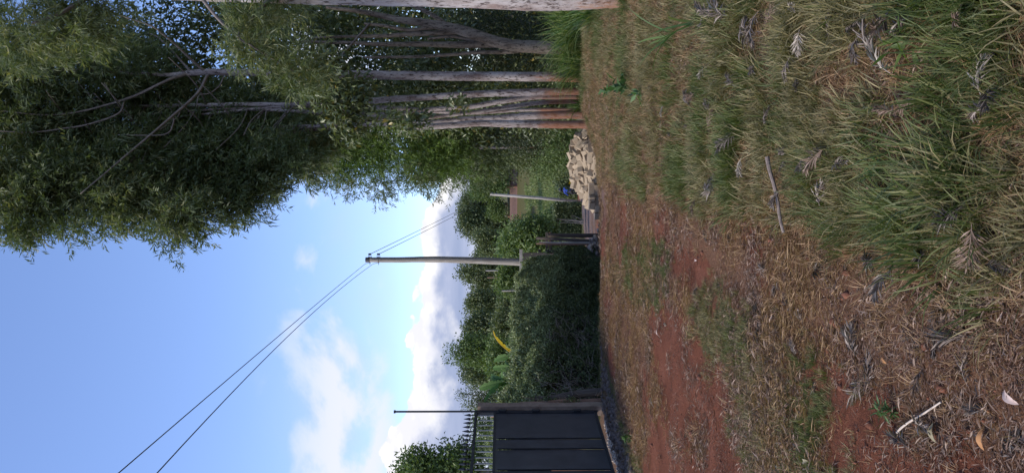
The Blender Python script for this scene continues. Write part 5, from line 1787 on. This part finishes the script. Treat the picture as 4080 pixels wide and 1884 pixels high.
def dry_spray(v, u, size_px, tone):
    p_ = on_ground(u, v)
    L = size_px / F * p_.y * 1.15
    right_ = p_.x > edge_x(p_.y)
    o = bpy.data.objects.new('dry_leaf_spray', prot_s[tone][rs.integers(9)])
    COL.objects.link(o)
    o.location = (p_.x, p_.y, gz(p_.x, p_.y) + (.085 if right_ else .004))
    o.rotation_euler = (rs.normal(0, .28), rs.normal(0, .28), rs.random() * 6.28)
    L = min(max(L, .08), .34)
    o.scale = (L, L * rs.uniform(.6, 1.15), L * rs.uniform(.8, 1.6))
    tn = {'grey': 'grey', 'brown': 'brown', 'dark': 'blackish', 'pale': 'whitish'}[tone]
    dist = 'near' if p_.y < 4.2 else ('middle' if p_.y < 7 else 'far')
    wh = 'on the grassy verge' if right_ else 'on the red track'
    szw = 'small' if L < .11 else ('large' if L > .17 else 'mid-sized')
    ed = 'bottom' if u < 628 else ('middle' if u < 1256 else 'top')
    ex = 'right edge' if v > 3640 else ('centre right' if v > 3000 else 'centre')
    tag(o, f'{szw} {tn} dry feathery leaf {wh}, {ed} of photo, {ex}', 'dead leaf', f'{tn} dead leaves {wh}')


RS = [(570, 50, 80), (700, 80, 120), (860, 60, 100), (1240, 40, 100), (1080, 150, 80, 'pale'), (1030, 290, 90), (1330, 160, 70, 'dark'), (1560, 80, 140, 'brown'), (1650, 100, 140), (1470, 260, 110), (1570, 370, 140, 'pale'),
      (740, 440, 80), (580, 330, 50, 'pale'), (520, 470, 60, 'brown'), (790, 560, 80), (890, 630, 60), (770, 800, 70, 'pale'), (740, 660, 90, 'dark'), (620, 880, 80), (620, 960, 80), (1070, 470, 40, 'dark'), (1100, 800, 70),
      (1220, 750, 110, 'brown'), (1600, 560, 110, 'brown'), (1190, 1040, 90), (2050, 480, 130, 'pale'), (2100, 540, 120), (1950, 1040, 180, 'dark'), (2000, 1130, 150, 'brown'), (350, 530, 40, 'pale'), (480, 640, 30), (390, 690, 30),
      (530, 1000, 50, 'brown'), (1910, 100, 80, 'brown'), (980, 960, 70), (640, 90, 90), (760, 130, 90), (820, 180, 70), (900, 120, 70, 'brown'), (560, 150, 60), (600, 560, 60), (500, 540, 60), (590, 640, 60, 'brown'), (660, 730, 60), (960, 880, 60, 'dark'),
      (1940, 60, 90), (2080, 460, 90, 'dark'), (1010, 780, 60), (1270, 830, 70), (1400, 180, 80), (1690, 500, 70, 'brown'), (840, 340, 60), (1060, 60, 60, 'pale')]
LS = [(440, 320, 70, 'pale'), (480, 250, 40), (325, 445, 30, 'pale'), (530, 40, 60), (640, 45, 30, 'dark'), (840, 170, 60), (890, 230, 60), (1060, 200, 110, 'dark'), (1210, 220, 110), (1460, 110, 110, 'dark'), (1580, 160, 120), (1700, 320, 120, 'dark'),
      (1850, 330, 140), (1870, 500, 180), (1920, 560, 120, 'dark'), (2060, 140, 100, 'dark'), (980, 360, 100, 'dark'), (1010, 440, 50), (880, 440, 80, 'pale'), (1130, 440, 70, 'dark'), (1200, 450, 60, 'dark'), (1300, 620, 120), (1320, 700, 150), (1340, 760, 120),
      (1560, 590, 60), (1690, 500, 80, 'dark'), (1060, 730, 50), (1490, 810, 80), (1560, 1070, 120), (1600, 950, 100), (1780, 720, 150, 'brown'), (1850, 760, 120), (1960, 870, 100), (2050, 1060, 110), (2090, 1130, 100), (1700, 1130, 80),
      (260, 860, 30, 'pale'), (500, 990, 40), (410, 1020, 50, 'dark'), (830, 580, 40, 'pale'), (790, 570, 90, 'dark'), (970, 600, 40), (650, 760, 50), (790, 430, 60, 'dark'), (1620, 660, 90, 'brown'), (1950, 940, 90, 'brown'), (1740, 90, 100, 'dark'), (1240, 560, 60)]
for a in RS:
    dry_spray(2400 + a[0] / 1.266, 1884 - a[1] / 1.266, a[2], a[3] if len(a) > 3 else 'grey')
for a in LS:
    dry_spray(2400 + a[0] / 1.261, 1884 - (940 + a[1] / 1.261), a[2], a[3] if len(a) > 3 else 'grey')

# ------------------------------------------------------------------ sticks and single leaves


def stick(Xa, Ya, Xb, Yb, r_, mt, label, lift=.03):
    a = on_ground(1884 - Ya * K, Xa * K); b_ = on_ground(1884 - Yb * K, Xb * K)
    pts = []
    for t_ in np.linspace(0, 1, 9):
        q = a.lerp(b_, t_); q.z = (gz(a.x, a.y) * (1 - t_) + gz(b_.x, b_.y) * t_) + lift + .004 * math.sin(t_ * 9); q.x += .006 * math.sin(t_ * 5)
        pts.append(q)
    tag(MB().tube(pts, list(np.linspace(r_, r_ * .7, 9)), 8, True, .12).build('fallen_stick', mt), label, 'stick')


stick(1975, 395, 2018, 582, .012, M_STICKB, 'long brown stick lying from the grass onto the red soil', .10)
stick(2275, 1087, 2388, 1007, .0045, M_STICK, 'pale peeled stick on red soil near the bottom right of the photo', .03)


def dead_leaf(X, Y, L, mt, label, rz):
    p_ = on_ground(1884 - Y * K, X * K)
    n = 10; vs = []; fs = []
    for k in range(n + 1):
        t_ = k / n; w_ = L * .17 * math.sin(math.pi * t_) ** .7
        zc = .012 + .035 * math.sin(t_ * math.pi) * L / .2
        for s__ in (-1, -.5, 0, .5, 1):
            vs.append((t_ * L - L / 2, s__ * w_ + .02 * L * math.sin(t_ * 5), zc + abs(s__) * w_ * .45 + random.uniform(-.001, .001)))
    for k in range(n):
        for j in range(4): a = k * 5 + j; fs.append((a, a + 1, a + 6, a + 5))
    o = MB().add(vs, fs).build('dead_leaf', mt, None, True, (p_.x, p_.y, gz(p_.x, p_.y) + .01)); o.rotation_euler = (.1, .05, rz)
    tag(o, label, 'dead leaf')


dead_leaf(2365, 1088, .075, M_OLIVEL, 'curled olive brown leaf near the pale peeled stick', .4)
dead_leaf(2490, 1105, .075, M_ORANGE, 'orange broad dead leaf near the bottom right corner of the photo', .2)
dead_leaf(2562, 1000, .08, M_PINK, 'pale pinkish dead leaf at the right edge of the photo', 1.2)
dead_leaf(2038, 1160, .07, M_OLIVEL, 'dull green broad leaf in pale grass near the bottom edge of the photo', 1.9)
dead_leaf(2238, 905, .05, M_ORANGE, 'small orange leaf among grey feathery leaves', 1.0)
dead_leaf(1758, 655, .06, M_PINK, 'small pale leaf on the bare red patch', 1.5)
dead_leaf(1660, 835, .07, M_PINK, 'small pinkish leaf on the bare wheel track', .3)


def weed(X, Y, h, n, label, mt=M_WEED, leaf=.07, w_=.03):
    p_ = on_ground(1884 - Y * K, X * K); p_.z = gz(p_.x, p_.y)
    rw = np.random.default_rng(int(X + Y))
    P = np.stack([rw.normal(0, h * .2, n), rw.normal(0, h * .2, n), rw.uniform(.01, h, n)], 1)
    A = rdir(n, rw) + np.array([0, 0, .3])
    V, Fc, r_ = leaves(P, A, leaf, w_, rw, .2, .6)
    r0 = empty('weed', p_, label=label, cat='weed')
    o = link('foliage', np_mesh('foliage', V, Fc, r_), mt); o.parent = r0
    o = MB().tube([(0, 0, -.01), (.01, 0, h * .5), (0, .01, h)], [.004, .003, .001], 5).build('stem', mt, None); o.parent = r0


weed(1585, 212, .22, 36, 'leafy dark green weed in the far verge grass', M_WEED, .16, .07)
weed(1540, 230, .14, 20, 'smaller leafy weed beyond the dark green one', M_WEED, .12, .05)
weed(1625, 240, .12, 16, 'low weed between the green verge strips', M_WEED, .12, .05)
weed(2252, 1035, .07, 60, 'small green seedling tuft on the near red soil', M_WEED, .05, .008)
weed(2310, 105, .10, 14, 'fresh yellow green leaf tuft in grass near the top right of the photo', M_GREVL, .12, .02)
weed(2240, 430, .08, 50, 'fine green feathery weed in the grass between dry leaves', M_WEED, .05, .006)
weed(1590, 1100, .10, 50, 'dark green weed in front of the gate', M_WEED, .06, .02)
# long single grass blades over the far verge
for (X, Y, L, lab) in ((1700, 90, .7, 'long bent reed blade on the verge, the one nearer the trunks'), (1755, 55, .8, 'long bent reed blade on the verge, the one nearer the viewer')):
    p_ = on_ground(1884 - Y * K, X * K)
    V, Fc, r_ = ribbon_set(4, rg, np.zeros((4, 3)), .02, L, .022, .5, 1.2, 8)
    tag(link('reed_blade', np_mesh('reed_blade', V, Fc, r_), M_NAP, None, p_), lab, 'reed')
